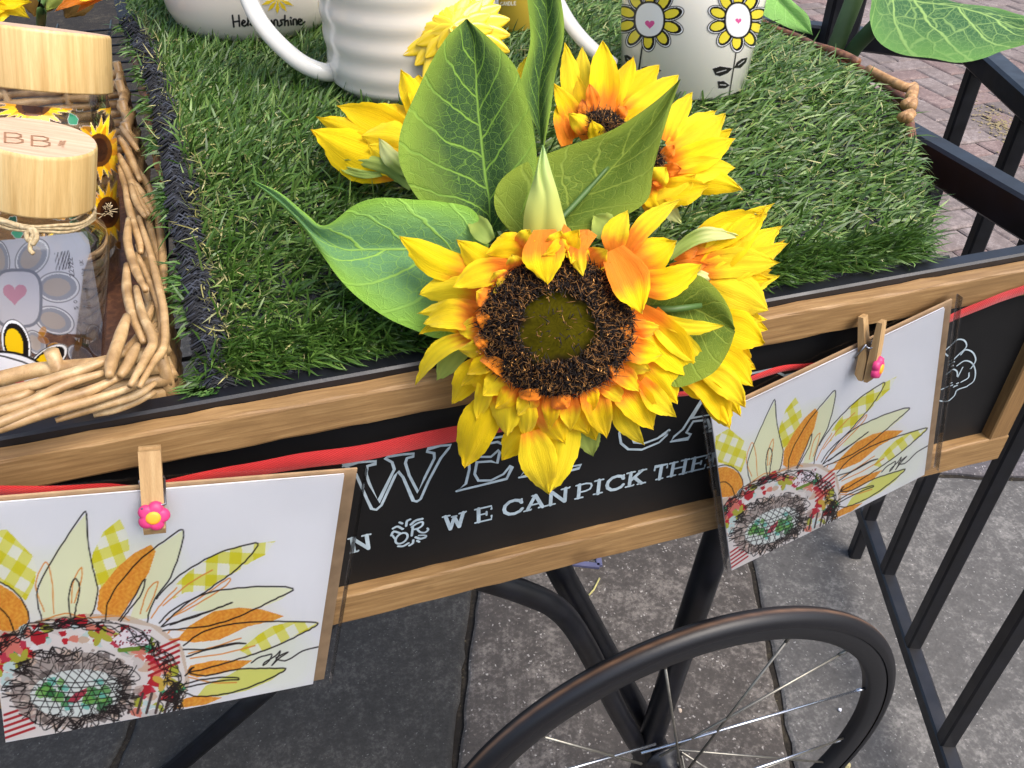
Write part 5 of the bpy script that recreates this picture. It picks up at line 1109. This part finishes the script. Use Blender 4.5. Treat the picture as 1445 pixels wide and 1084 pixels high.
def leaf(parent, Lf, Md, Rt, mat_, name='leaf', nu=36, nv=17, wav=.0012, col=None):
    def res(pts):
        P = smooth_path([at(*p) for p in pts], 8); P = np.array(P); s = np.r_[0, np.cumsum(np.linalg.norm(np.diff(P, axis=0), axis=1))]; s /= s[-1]; u = np.linspace(0, 1, nu); return np.stack([np.interp(u, s, P[:, k]) for k in range(3)], 1)
    A, B, C = res(Lf), res(Md), res(Rt); V = []; UV = []; s1 = random.random() * 6
    for i in range(nu):
        u = i / (nu - 1); nr = -ray(722, 542) / np.linalg.norm(ray(722, 542))
        for j in range(nv):
            v = j / (nv - 1) * 2 - 1; p = B[i] + (A[i] - B[i]) * -v if v < 0 else B[i] + (C[i] - B[i]) * v
            p = p + nr * (.0022 * math.sin(abs(v) * math.pi) * 1.0 + wav * math.sin(u * 13 + s1 + v * 2.5) * v * v); V.append(p); UV.append((u, v / 2 + .5))
    kw = dict(uv=UV)
    if col is not None: kw['col'] = np.array([col(u, v) for u, v in UV])
    return mesh(name, V, grid_faces(nu, nv), mat_, parent, **kw)
def sepal(parent, base, tip, w_, tb, tt, bend=0, arch=.004, cup=.3, light=False):
    g1 = np.array(lin((150, 172, 84))); g2 = np.array(lin((206, 214, 140))) if light else np.array(lin((170, 186, 90)))
    return petal(parent, base, tip, w_, tb, tt, bend, arch, cup, .5, 'sepal', g1, g2, SEPAL)
def disc(parent, cpx, cpy, rx, ry, t0, nbr, green=True, dome=.010, rot=0.0):
    nr, na = 36, 96; V = []; C = []; cr, sr = math.cos(rot), math.sin(rot)
    DB = np.array(lin((30, 20, 16))); GN = np.array(lin((66, 60, 6)))
    gx = lambda r, a: (cpx + rx * r * math.cos(a) * cr - ry * r * math.sin(a) * sr, cpy + rx * r * math.cos(a) * sr + ry * r * math.sin(a) * cr)
    for i in range(nr + 1):
        r = i / nr
        for k in range(na):
            a = k / na * 6.2832; q = gx(r, a); t = t0 - dome * (1 - r * r) + (.003 if (r < .56 and green) else 0)
            V.append(at(q[0], q[1], t)); edge = .56 + .05 * math.sin(a * 3 + 1) + .04 * math.sin(a * 7); g = np.clip((edge - r) * 8, 0, 1) if green else 0
            C.append(DB * (1 - g) + GN * g * (.75 + .5 * random.random()))
    Fc = np.array([(i * na + k, i * na + (k + 1) % na, (i + 1) * na + (k + 1) % na, (i + 1) * na + k) for i in range(nr) for k in range(na)])
    dsk = mesh('seed_disc', V, Fc, attr_mat('disc_foam', .95, .05, mul=120, bump=(500, .25, .0006)), parent, col=np.array(C))
    V = []; Fq = []; C = []
    for _ in range(nbr):
        r = math.sqrt(random.uniform(.24 if green else .0, 1.04)) if random.random() < .985 else random.uniform(.1, .5); a = random.random() * 6.2832; q = gx(r, a); t = t0 - dome * (1 - r * r)
        b = at(q[0], q[1], t); ln = random.uniform(.002, .0046); s = random.uniform(1.5, 9)
        e = at(q[0] + random.gauss(0, s) + 3 * math.cos(a), q[1] + random.gauss(0, s) + 2 * math.sin(a), t - ln); rad = random.uniform(.00025, .0005)
        n0 = len(V); ty = random.random(); c1 = np.array(lin((30, 20, 16))) if ty < .62 else np.array(lin((186, 128, 66))) if ty < .94 else np.array(lin((216, 158, 88)))
        if ty >= .62: rad *= .8
        dd_ = e - b; sx = np.cross(dd_, [0.3, .2, .9]); sx = sx / (np.linalg.norm(sx) + 1e-9) * rad; sy = np.cross(dd_, sx); sy = sy / (np.linalg.norm(sy) + 1e-9) * rad
        for g in range(3): V.append(b + sx * math.cos(g * 2.094) + sy * math.sin(g * 2.094)); C.append(np.array(lin((26, 18, 14))))
        V.append(e); C.append(c1); Fq += [(n0, n0 + 1, n0 + 3), (n0 + 1, n0 + 2, n0 + 3), (n0 + 2, n0, n0 + 3)]
        if ty > .975:
            for _q in range(3):
                n0 = len(V); e2 = e + np.array([random.gauss(0, .0008) for _z in range(3)]); fd_ = np.array([random.gauss(0, 1) for _z in range(3)]); fd_ = fd_ / np.linalg.norm(fd_) * random.uniform(.0004, .0013)
                V += [e2 - fd_, e2 + fd_, e2 + np.cross(fd_, [.3, .5, .8]) * .7]; C += [c1] * 3; Fq.append((n0, n0 + 1, n0 + 2))
    o = mesh('bristles', V, np.array(Fq), attr_mat('bristle', .6, .3), dsk, col=np.array(C), smooth=False); o['kind'] = 'stuff'; return dsk
STEM = plain('green_stem', (74, 104, 48), .5, .4, nz=50)
# ---- A: the large flower facing the viewer
TA = .412
fa = thing('artificial_sunflower', 'largest sunflower, facing the viewer with an olive green centre, hanging over the sign', 'artificial sunflower', at(783, 470, TA), group='artificial sunflowers on the cart')
def Z6(x, y): return (560 + x * .40138, 280 + y * .40138)
m = MB(); m.tube(smooth_path([at(783, 470, TA + .004), at(778, 445, TA + .03), at(765, 420, TA + .07), onZ(760, 400, EYE - .262)], 5), .004, 8); m.obj('stem', STEM, fa)
disc(fa, 786, 461, 108, 98, TA, 5200, True, .011)
B = lambda *a: [Z6(*p) for p in a]
PL = [  # base, tip, width, dt tip, bend, layer, orange fraction   (numbers read in the enlarged crop)
 ((470, 820), (535, 1040), 120, .012, 0, 3, .0), ((590, 740), (535, 1040), 128, .014, -.02, 3, .05), ((350, 690), (238, 948), 128, .014, .05, 3, .0), ((500, 780), (368, 922), 92, .012, .06, 3, .0),
 ((640, 720), (700, 850), 80, .010, 0, 3, .1), ((770, 670), (870, 866), 74, .012, .10, 3, .1),
 ((310, 270), (8, 133), 108, .006, -.08, 2, .22), ((330, 330), (76, 338), 112, .004, .10, 2, .25), ((300, 385), (74, 405), 60, .006, .04, 2, .2), ((290, 430), (92, 442), 96, .004, .14, 2, .25), ((262, 480), (80, 478), 60, .006, .25, 2, .2),
 ((290, 480), (66, 656), 60, .010, .16, 2, .15), ((320, 560), (196, 722), 92, .008, .05, 2, .1), ((330, 600), (280, 782), 60, .008, 0, 2, .1),
 ((860, 640), (982, 768), 74, .010, .06, 2, .2), ((780, 640), (902, 812), 116, .010, -.04, 2, .3), ((840, 560), (986, 722), 128, .008, -.06, 2, .22), ((820, 400), (1048, 632), 150, .004, -.04, 2, .28), ((900, 400), (1098, 586), 84, .006, .06, 2, .1), ((900, 410), (1150, 446), 52, .0, .10, 2, .12),
 ((830, 300), (1072, 232), 104, -.002, .12, 2, .25), ((780, 240), (984, 148), 118, .0, .06, 2, .45), ((760, 200), (812, 42), 84, .002, -.10, 2, .3), ((800, 200), (996, 4), 64, .002, -.08, 2, .3),
 ((400, 240), (212, 146), 92, .0, -.12, 1, .25), ((420, 250), (196, 314), 92, -.004, .10, 1, .3), ((470, 180), (314, 196), 86, -.006, .15, 1, .2), ((440, 220), (338, 334), 72, -.006, -.10, 1, .5),
 ((320, 500), (224, 662), 66, .002, -.14, 1, .15), ((310, 520), (332, 718), 78, .002, .12, 1, .25), ((400, 620), (386, 838), 112, .004, .02, 1, .35), ((450, 680), (452, 846), 68, .004, -.05, 1, .2),
 ((510, 680), (592, 862), 104, .002, .04, 1, .5), ((610, 680), (672, 826), 108, .002, .05, 1, .28), ((690, 620), (738, 842), 100, .004, .04, 1, .42), ((660, 650), (596, 690), 56, -.004, .2, 1, .8),
 ((760, 180), (862, 404), 132, -.012, -.04, 0, .55), ((520, 110), (528, 300), 132, -.014, .04, 0, .42), ((650, 110), (655, 272), 66, -.014, .12, 0, .5), ((690, 120), (612, 232), 60, -.010, .12, 0, .6), ((600, 100), (512, 200), 54, -.016, -.2, 0, .2),
 ((560, 170), (640, 110), 70, -.010, .2, 0, .3), ((290, 400), (340, 468), 44, -.002, .05, 0, 1.2), ((278, 480), (332, 540), 40, -.002, .05, 0, 1.2), ((300, 560), (398, 640), 46, -.002, -.1, 0, 1.2), ((430, 690), (528, 672), 40, -.004, .1, 0, 1.2),
 ((820, 420), (806, 520), 40, -.003, .1, 0, 1.1), ((560, 690), (600, 740), 70, -.002, 0, 0, 1.2), ((430, 170), (470, 110), 60, -.010, 0, 1, .3), ((740, 610), (770, 600), 40, -.003, 0, 0, 1.2)]
random.seed(21)
for (b, tp, w_, dt, bend, layer, of) in PL:
    tb = TA + .004 + layer * .0035 - (.003 if layer == 0 else 0)
    petal(fa, Z6(*b), Z6(*tp), w_ * .445, tb, tb + dt, bend, arch=.0045 + random.uniform(0, .003), cup=random.choice([.35, .25, -.2, .45]), of=of + .09, twist=random.uniform(-.35, .35))
random.seed(33)
for k in range(26):
    a = k / 26 * 6.2832 + random.uniform(-.05, .05)
    if -2.9 < math.atan2(math.sin(a), math.cos(a)) < -.2: continue
    r0 = 96; r1 = random.uniform(134, 160)
    petal(fa, (786 + r0 * math.cos(a), 462 + r0 * .93 * math.sin(a)), (786 + r1 * math.cos(a + random.uniform(-.1, .1)), 462 + r1 * .93 * math.sin(a)), random.uniform(26, 38), TA + .006, TA + .004, random.uniform(-.12, .12), .004, random.choice([.5, -.4]), random.uniform(.3, .6), twist=random.uniform(-.8, .8))
for k in range(9):
    a = -2.75 + k * .28; r0 = 100; r1 = random.uniform(120, 142)
    petal(fa, (786 + r0 * math.cos(a), 458 + r0 * .95 * math.sin(a)), (786 + r1 * math.cos(a + .1), 458 + r1 * .95 * math.sin(a)), random.uniform(26, 38), TA + .002, TA - .008, random.uniform(-.15, .15), .003, .5, random.uniform(.4, .9), twist=random.uniform(-.9, .9))
# back ring fills the gaps between the read petals
for k in range(20):
    a = k / 20 * 6.2832 + .13; r0 = 84; r1 = 150 + 14 * math.sin(k * 1.9)
    if math.sin(a) < -.5 and abs(math.cos(a)) < .8: r1 = 128
    petal(fa, (786 + r0 * math.cos(a), 462 + r0 * .93 * math.sin(a)), (786 + r1 * math.cos(a), 462 + r1 * .93 * math.sin(a)), 36, TA + .019, TA + .024, random.uniform(-.06, .06), .003, .2, .4)
for b, tp, w_, tt in (((430, 120), (505, 0), 60, 0), ):
    pass
sepal(fa, Z6(655, 770), Z6(690, 908), 34, TA + .02, TA + .034); sepal(fa, Z6(250, 470), Z6(140, 640), 38, TA + .024, TA + .034); sepal(fa, Z6(330, 150), Z6(250, 52), 30, TA + .022, TA + .03); sepal(fa, Z6(270, 740), Z6(250, 790), 14, TA + .03, TA + .034)
sepal(fa, Z6(760, 130), Z6(690, 60), 40, TA + .022, TA + .028)
# L5: pale sepal standing above the head
leaf(fa, [(738, 345, TA + .020), (740, 300, TA + .016), (755, 245, TA + .012), (765, 206, TA + .016)], [(764, 345, TA + .020), (770, 285, TA + .011), (762, 245, TA + .012), (766, 206, TA + .016)], [(806, 340, TA + .020), (792, 290, TA + .014), (778, 240, TA + .012), (767, 206, TA + .016)], SEPAL, 'sepal',
     col=lambda u, v: np.array(lin((204, 200, 92))) * (1 - u) ** .7 + np.array(lin((176, 210, 140))) * (1 - (1 - u) ** .7))
# leaves that belong to the large flower
TL = TA + .03
leaf(fa, [(668, 318, TL), (602, 292, TL + .002), (567, 240, TL), (564, 195, TL), (578, 150, TL), (604, 95, TL), (632, 52, TL + .002), (657, 29, TL + .006)], [(692, 330, TL + .012), (690, 280, TL + .010), (684, 235, TL + .010), (678, 185, TL + .010), (674, 140, TL + .010), (671, 95, TL + .010), (668, 55, TL + .008), (658, 28, TL + .006)],
     [(722, 322, TL), (742, 290, TL), (757, 235, TL), (754, 190, TL), (744, 145, TL), (728, 95, TL), (700, 62, TL + .002), (660, 29, TL + .006)], LEAF_A, nu=44)
leaf(fa, [(757, 180, .47), (741, 150, .475), (734, 118, .48), (748, 60, .485), (744, 0, .49), (738, -40, .495)], [(764, 205, .475), (760, 150, .485), (762, 110, .49), (772, 60, .495), (770, 0, .50), (760, -40, .50)], [(768, 208, .472), (778, 150, .476), (783, 110, .48), (796, 50, .485), (792, 0, .49), (780, -40, .495)], LEAF_A, nu=40)
leaf(fa, [(732, 340, .44), (700, 300, .44), (702, 262, .44), (735, 232, .442), (795, 208, .444), (860, 186, .444), (915, 150, .444), (958, 114, .448)], [(746, 342, .446), (780, 318, .448), (812, 290, .450), (840, 262, .452), (872, 228, .452), (900, 198, .450), (930, 160, .448), (959, 113, .448)],
     [(770, 345, .44), (820, 330, .438), (880, 306, .436), (915, 280, .436), (922, 240, .438), (932, 200, .440), (944, 160, .444), (960, 114, .448)], LEAF_C, nu=44)
m = MB(); m.tube(smooth_path([at(770, 330, .437), at(800, 300, .444), at(835, 262, .449), at(858, 236, .452)], 5), [.0016] * 10 + [.0012] * 6, 7); m.obj('leaf_stalk', STEM, fa)
leaf(fa, [(690, 345, .438), (668, 296, .438), (620, 284, .44), (585, 282, .441), (535, 280, .442), (500, 290, .446), (458, 318, .452), (430, 300, .462), (395, 272, .474), (356, 254, .486)], [(680, 392, .446), (640, 368, .448), (600, 353, .450), (560, 352, .450), (520, 352, .452), (485, 352, .454), (455, 336, .458), (428, 312, .464), (392, 278, .475), (356, 255, .486)],
     [(660, 470, .436), (620, 478, .436), (585, 466, .438), (545, 448, .440), (505, 420, .444), (478, 392, .448), (455, 360, .454), (424, 318, .465), (389, 284, .475), (355, 256, .486)], LEAF_B, nu=60)
leaf(fa, [(905, 445, .429), (915, 408, .427), (948, 392, .427), (985, 388, .428), (1012, 408, .429), (1030, 440, .430), (1036, 462, .431)], [(900, 440, .433), (930, 438, .435), (955, 436, .437), (980, 436, .437), (1000, 445, .435), (1020, 455, .433), (1036, 466, .431)], [(900, 470, .429), (920, 520, .427), (950, 546, .427), (985, 538, .427), (1012, 522, .428), (1028, 495, .430), (1036, 470, .431)], LEAF_C, nu=36)
m = MB(); m.tube([at(905, 437, .431), at(950, 437, .4315), at(990, 431, .432)], [.0024, .002, .0014], 8); m.obj('leaf_stalk', STEM, fa)
# ---- B: flower behind the olive leaf
TB = .485
fb = thing('artificial_sunflower', 'sunflower leaning in front of the printed mug, half hidden by an olive leaf', 'artificial sunflower', at(852, 175, TB), group='artificial sunflowers on the cart')
disc(fb, 852, 174, 30, 19, TB, 700, False, .006, .1)
random.seed(5)
for (b, tp, w_, dt, layer, of, bend) in [((806, 170), (797, 61), 30, .012, 2, .3, .04), ((830, 158), (822, 66), 30, .014, 2, .25, -.03), ((850, 158), (851, 58), 44, .010, 1, .3, .02), ((872, 160), (894, 80), 34, .012, 2, .2, -.05), ((880, 172), (957, 106), 46, .010, 1, .25, .03), ((866, 158), (930, 92), 44, .014, 2, .3, .0),
     ((812, 195), (781, 118), 32, .004, 1, .5, .08), ((800, 205), (785, 150), 28, .0, 1, .7, .05), ((834, 200), (802, 160), 30, -.010, 0, .5, .1), ((848, 205), (835, 170), 26, -.012, 0, .2, .0), ((825, 168), (812, 105), 30, .006, 1, .3, .0), ((840, 158), (832, 118), 20, -.004, 0, 1.2, 0), ((872, 166), (884, 150), 18, -.004, 0, 1.2, 0), ((826, 166), (822, 140), 18, -.004, 0, 1.2, 0), ((868, 190), (920, 150), 40, .006, 1, .3, .05)]:
    petal(fb, b, tp, w_, TB + layer * .003, TB + layer * .003 + dt, bend, .004, random.choice([.3, .4, -.2]), of)
sepal(fb, (800, 215), (790, 160), 20, TB + .012, TB + .02, light=True)
m = MB(); m.tube(smooth_path([at(852, 178, TB + .004), at(850, 230, TB + .02), onZ(845, 260, EYE - .235)], 4), .003, 8); m.obj('stem', STEM, fb)
# ---- C: flower facing right
TC = .475
fc = thing('artificial_sunflower', 'sunflower facing right above the grass with its orange petal bases showing', 'artificial sunflower', at(930, 232, TC), group='artificial sunflowers on the cart')
disc(fc, 926, 226, 12, 18, TC, 260, False, .005, .3)
for (b, tp, w_, dt, layer, of, bend) in [((940, 200), (977, 130), 30, .012, 2, .15, -.05), ((942, 222), (1024, 160), 44, .006, 1, .22, .05), ((945, 210), (1010, 156), 36, .012, 2, .1, .0), ((944, 235), (1036, 196), 42, .002, 1, .24, .03), ((950, 240), (1034, 182), 34, .010, 2, .2, .0), ((944, 248), (1038, 237), 40, .0, 1, .2, -.04), ((940, 258), (1048, 268), 44, .0, 1, .18, -.10), ((930, 268), (1000, 262), 40, -.004, 0, .15, .06), ((920, 262), (940, 236), 32, -.010, 0, .3, .0), ((905, 290), (982, 246), 40, -.006, 0, .05, .10), ((935, 225), (952, 205), 20, -.006, 0, 1.3, 0), ((936, 240), (962, 238), 20, -.006, 0, 1.3, 0), ((925, 250), (935, 262), 18, -.006, 0, 1.3, 0), ((915, 262), (930, 300), 30, -.004, 0, .3, 0)]:
    petal(fc, b, tp, w_, TC + layer * .003, TC + layer * .003 + dt, bend, .004, random.choice([.3, .4, -.25]), of)
sepal(fc, (920, 270), (962, 316), 26, TC + .004, TC + .01, light=True)
m = MB(); m.tube(smooth_path([at(922, 235, TC + .004), at(900, 270, TC + .015), onZ(880, 290, EYE - .245)], 4), .003, 8); m.obj('stem', STEM, fc)
# ---- D: right flower seen from behind
TD = .450
fd = thing('artificial_sunflower', 'right hand sunflower seen from its side, its petals fanned over the wooden frame and card', 'artificial sunflower', at(990, 430, TD), group='artificial sunflowers on the cart')
random.seed(11)
for (b, tp, w_, dt, layer, of, bend) in [((985, 372), (1092, 288), 34, .006, 2, .15, -.04), ((990, 375), (1106, 318), 36, .006, 2, .1, .04), ((975, 350), (1080, 300), 46, .002, 1, .2, -.03), ((980, 385), (1112, 343), 40, .004, 1, .2, .06), ((975, 378), (1101, 371), 44, .0, 1, .3, -.03), ((985, 400), (1088, 394), 40, .004, 1, .1, -.03), ((1000, 400), (1084, 438), 62, .0, 0, .05, -.05), ((985, 425), (1083, 466), 50, .006, 2, .1, .0), ((1000, 455), (1080, 485), 54, .002, 1, .05, -.06),
     ((1005, 470), (1060, 505), 50, .008, 2, .0, .0), ((985, 490), (1062, 545), 48, .0, 1, .05, -.10), ((990, 520), (1052, 575), 38, .0, 0, .0, -.1), ((985, 510), (1045, 588), 36, .004, 1, .0, -.05), ((975, 535), (1026, 602), 34, .0, 1, .05, -.12), ((960, 530), (1010, 560), 36, .004, 2, .1, 0), ((970, 420), (1060, 430), 60, .010, 3, .1, 0), ((975, 470), (1065, 520), 60, .010, 3, .1, 0), ((965, 400), (1070, 350), 60, .010, 3, .1, 0), ((950, 362), (990, 352), 22, -.003, 0, 1.3, 0), ((945, 378), (1000, 374), 20, -.003, 0, 1.3, 0), ((1010, 540), (1030, 560), 24, .0, 1, .2, .0)]:
    petal(fd, b, tp, w_, TD + layer * .003, TD + layer * .003 + dt, bend, .004, random.choice([.3, .4, -.2]), of)
sepal(fd, (945, 362), (1048, 335), 22, TD - .004, TD - .002, -.16, light=True); sepal(fd, (1000, 345), (1070, 303), 16, TD + .004, TD + .006, -.22, light=True); sepal(fd, (955, 378), (1018, 397), 20, TD - .003, TD, .04, light=True)
m = MB(); m.tube(smooth_path([at(1000, 440, TD + .012), at(960, 430, TD + .03), onZ(900, 400, EYE - .255)], 4), [.010] + [.004] * 8, 8); m.obj('stem', STEM, fd)
random.seed(44)
for k in range(16):
    tq = k / 15; tipx, tipy = [(1088, 300), (1106, 330), (1098, 380), (1082, 450), (1076, 475), (1066, 520), (1050, 560), (1030, 596)][k % 8]
    petal(fd, (985 + 8 * math.sin(k), 385 + 150 * ((k % 8) / 7)), (tipx + random.uniform(-10, 2), tipy + random.uniform(-10, 12)), random.uniform(30, 44), TD + .005, TD + .007 + random.uniform(-.004, .006), random.uniform(-.08, .08), .003, .4, .08)
# ---- E: left flower
TE = .505
fe = thing('artificial_sunflower', 'left sunflower pointing left in front of the ribbed jug', 'artificial sunflower', at(560, 210, TE), group='artificial sunflowers on the cart')
for (b, tp, w_, dt, layer, of, bend) in [((590, 230), (440, 183), 70, .0, 0, .3, -.10), ((588, 205), (447, 165), 40, .004, 1, .15, -.04), ((590, 200), (476, 150), 46, .006, 2, .15, .04), ((592, 195), (505, 150), 50, .008, 2, .1, .0), ((590, 215), (510, 192), 50, -.003, 0, .15, .10), ((592, 190), (545, 147), 40, .008, 2, .1, 0), ((592, 175), (566, 98), 34, .006, 1, .05, .04), ((600, 160), (590, 105), 40, .008, 2, .05, .0), ((590, 240), (520, 205), 50, -.004, 0, .45, -.05), ((580, 248), (552, 222), 26, -.007, 0, 1.2, 0), ((735, 120), (746, 78), 20, .0, 1, .1, .0), ((728, 125), (741, 94), 18, .0, 0, .1, .0)]:
    petal(fe, b, tp, w_, TE + layer * .003, TE + layer * .003 + dt, bend, .004, random.choice([.3, .4]), of)
sepal(fe, (580, 262), (486, 226), 26, TE - .004, TE - .002, .14); sepal(fe, (540, 246), (468, 228), 12, TE, TE + .004, -.1); sepal(fe, (582, 245), (535, 195), 26, TE - .007, TE - .008, -.1, light=True); sepal(fe, (590, 262), (540, 232), 34, TE - .002, TE - .002, .1)
m = MB(); m.tube(smooth_path([at(585, 225, TE + .004), at(640, 260, TE), at(700, 330, .50), onZ(720, 350, EYE - .25)], 4), .003, 8); m.obj('stem', STEM, fe)
# ---- F: flower behind the rear jar, top left corner
TF = .66
ff = thing('artificial_sunflower', 'sunflower peeking in at the top left corner behind the bamboo lid', 'artificial sunflower', at(40, -20, TF), group='artificial sunflowers on the cart')
for (b, tp, w_, dt, of, bend) in [((-30, -10), (44, 3), 26, .0, .1, .05), ((-40, 8), (14, 12), 30, .0, .1, .0), ((-20, 14), (42, 26), 26, .01, .2, -.2), ((-30, 20), (14, 22), 24, .0, .1, 0), ((150, -10), (78, 16), 20, .0, 1.2, .1), ((150, -20), (92, 4), 26, .0, .8, .0), ((160, -30), (112, 2), 22, -.01, .1, .0), ((150, -6), (108, 18), 12, .01, 1.2, .1)]:
    petal(ff, b, tp, w_, TF, TF + dt, bend, .004, .3, of)
sepal(ff, (100, -30), (66, 14), 36, TF + .01, TF + .02); petal(ff, (60, -30), (48, 24), 60, TF + .03, TF + .03, 0, .003, .2, 1.5, 'leaf', np.array(lin((110, 84, 36))), np.array(lin((110, 84, 36))), SEPAL); petal(ff, (130, -30), (92, 26), 50, TF + .03, TF + .03, 0, .003, .2, 1.5, 'leaf', np.array(lin((96, 74, 34))), np.array(lin((96, 74, 34))), SEPAL)
m = MB(); m.tube(smooth_path([at(60, -30, TF + .01), at(58, 30, TF + .01), onZ(56, 60, ZW + .01)], 4), .0035, 8); m.obj('stem', STEM, ff)

# ================================================================ LEAFY PLANT at the top right
TP = .86
pl = thing('leafy_plant', 'green plant with a broad veined leaf and thick stalks at the top right corner', 'plant', at(1185, 90, 1.0))
leaf(pl, [(1222, -40, TP), (1228, 0, TP - .01), (1226, 28, TP - .015), (1238, 56, TP - .02), (1270, 74, TP - .02), (1315, 82, TP - .02), (1350, 90, TP - .02), (1385, 84, TP - .015), (1420, 70, TP - .01), (1490, 50, TP)], [(1225, -44, TP), (1260, -20, TP + .01), (1290, 0, TP + .015), (1320, 5, TP + .015), (1345, 8, TP + .015), (1370, 14, TP + .015), (1395, 22, TP + .012), (1420, 34, TP + .01), (1450, 44, TP + .005), (1492, 50, TP)],
     [(1228, -60, TP), (1270, -50, TP + .02), (1300, -25, TP + .03), (1330, -5, TP + .03), (1355, 3, TP + .03), (1380, 8, TP + .03), (1405, 13, TP + .03), (1430, 20, TP + .02), (1455, 26, TP + .01), (1494, 48, TP)], LEAF_D, nu=50, wav=.003)
leaf(pl, [(1060, -30, .93), (1058, 0, .93), (1075, 20, .93), (1100, 34, .93), (1146, 50, .93)], [(1075, -35, .935), (1090, -10, .935), (1108, 10, .935), (1125, 28, .935), (1146, 50, .93)], [(1100, -40, .93), (1112, -8, .93), (1126, 8, .93), (1142, 26, .93), (1147, 50, .93)], leaf_mat('leaf_bright', (150, 206, 110), (140, 196, 100), (160, 210, 120)), nu=20)
SG = plain('stalk_green', (104, 128, 84), .5, .3, nz=25)
m = MB(); m.tube(smooth_path([at(1222, -50, .90), at(1205, 0, .915), at(1178, 70, .94), at(1170, 96, .97)], 5), .0095, 12); m.obj('stalk', SG, pl)
m = MB(); m.tube(smooth_path([at(1262, 5, .88), at(1238, 34, .90), at(1206, 68, .93), at(1192, 96, .95)], 5), .0085, 12); m.obj('stalk', plain('stalk_dark', (76, 104, 66), .5, .3, nz=25), pl)
# strip internal bookkeeping
for o in bpy.data.objects:
    if '_org' in o: del o['_org']
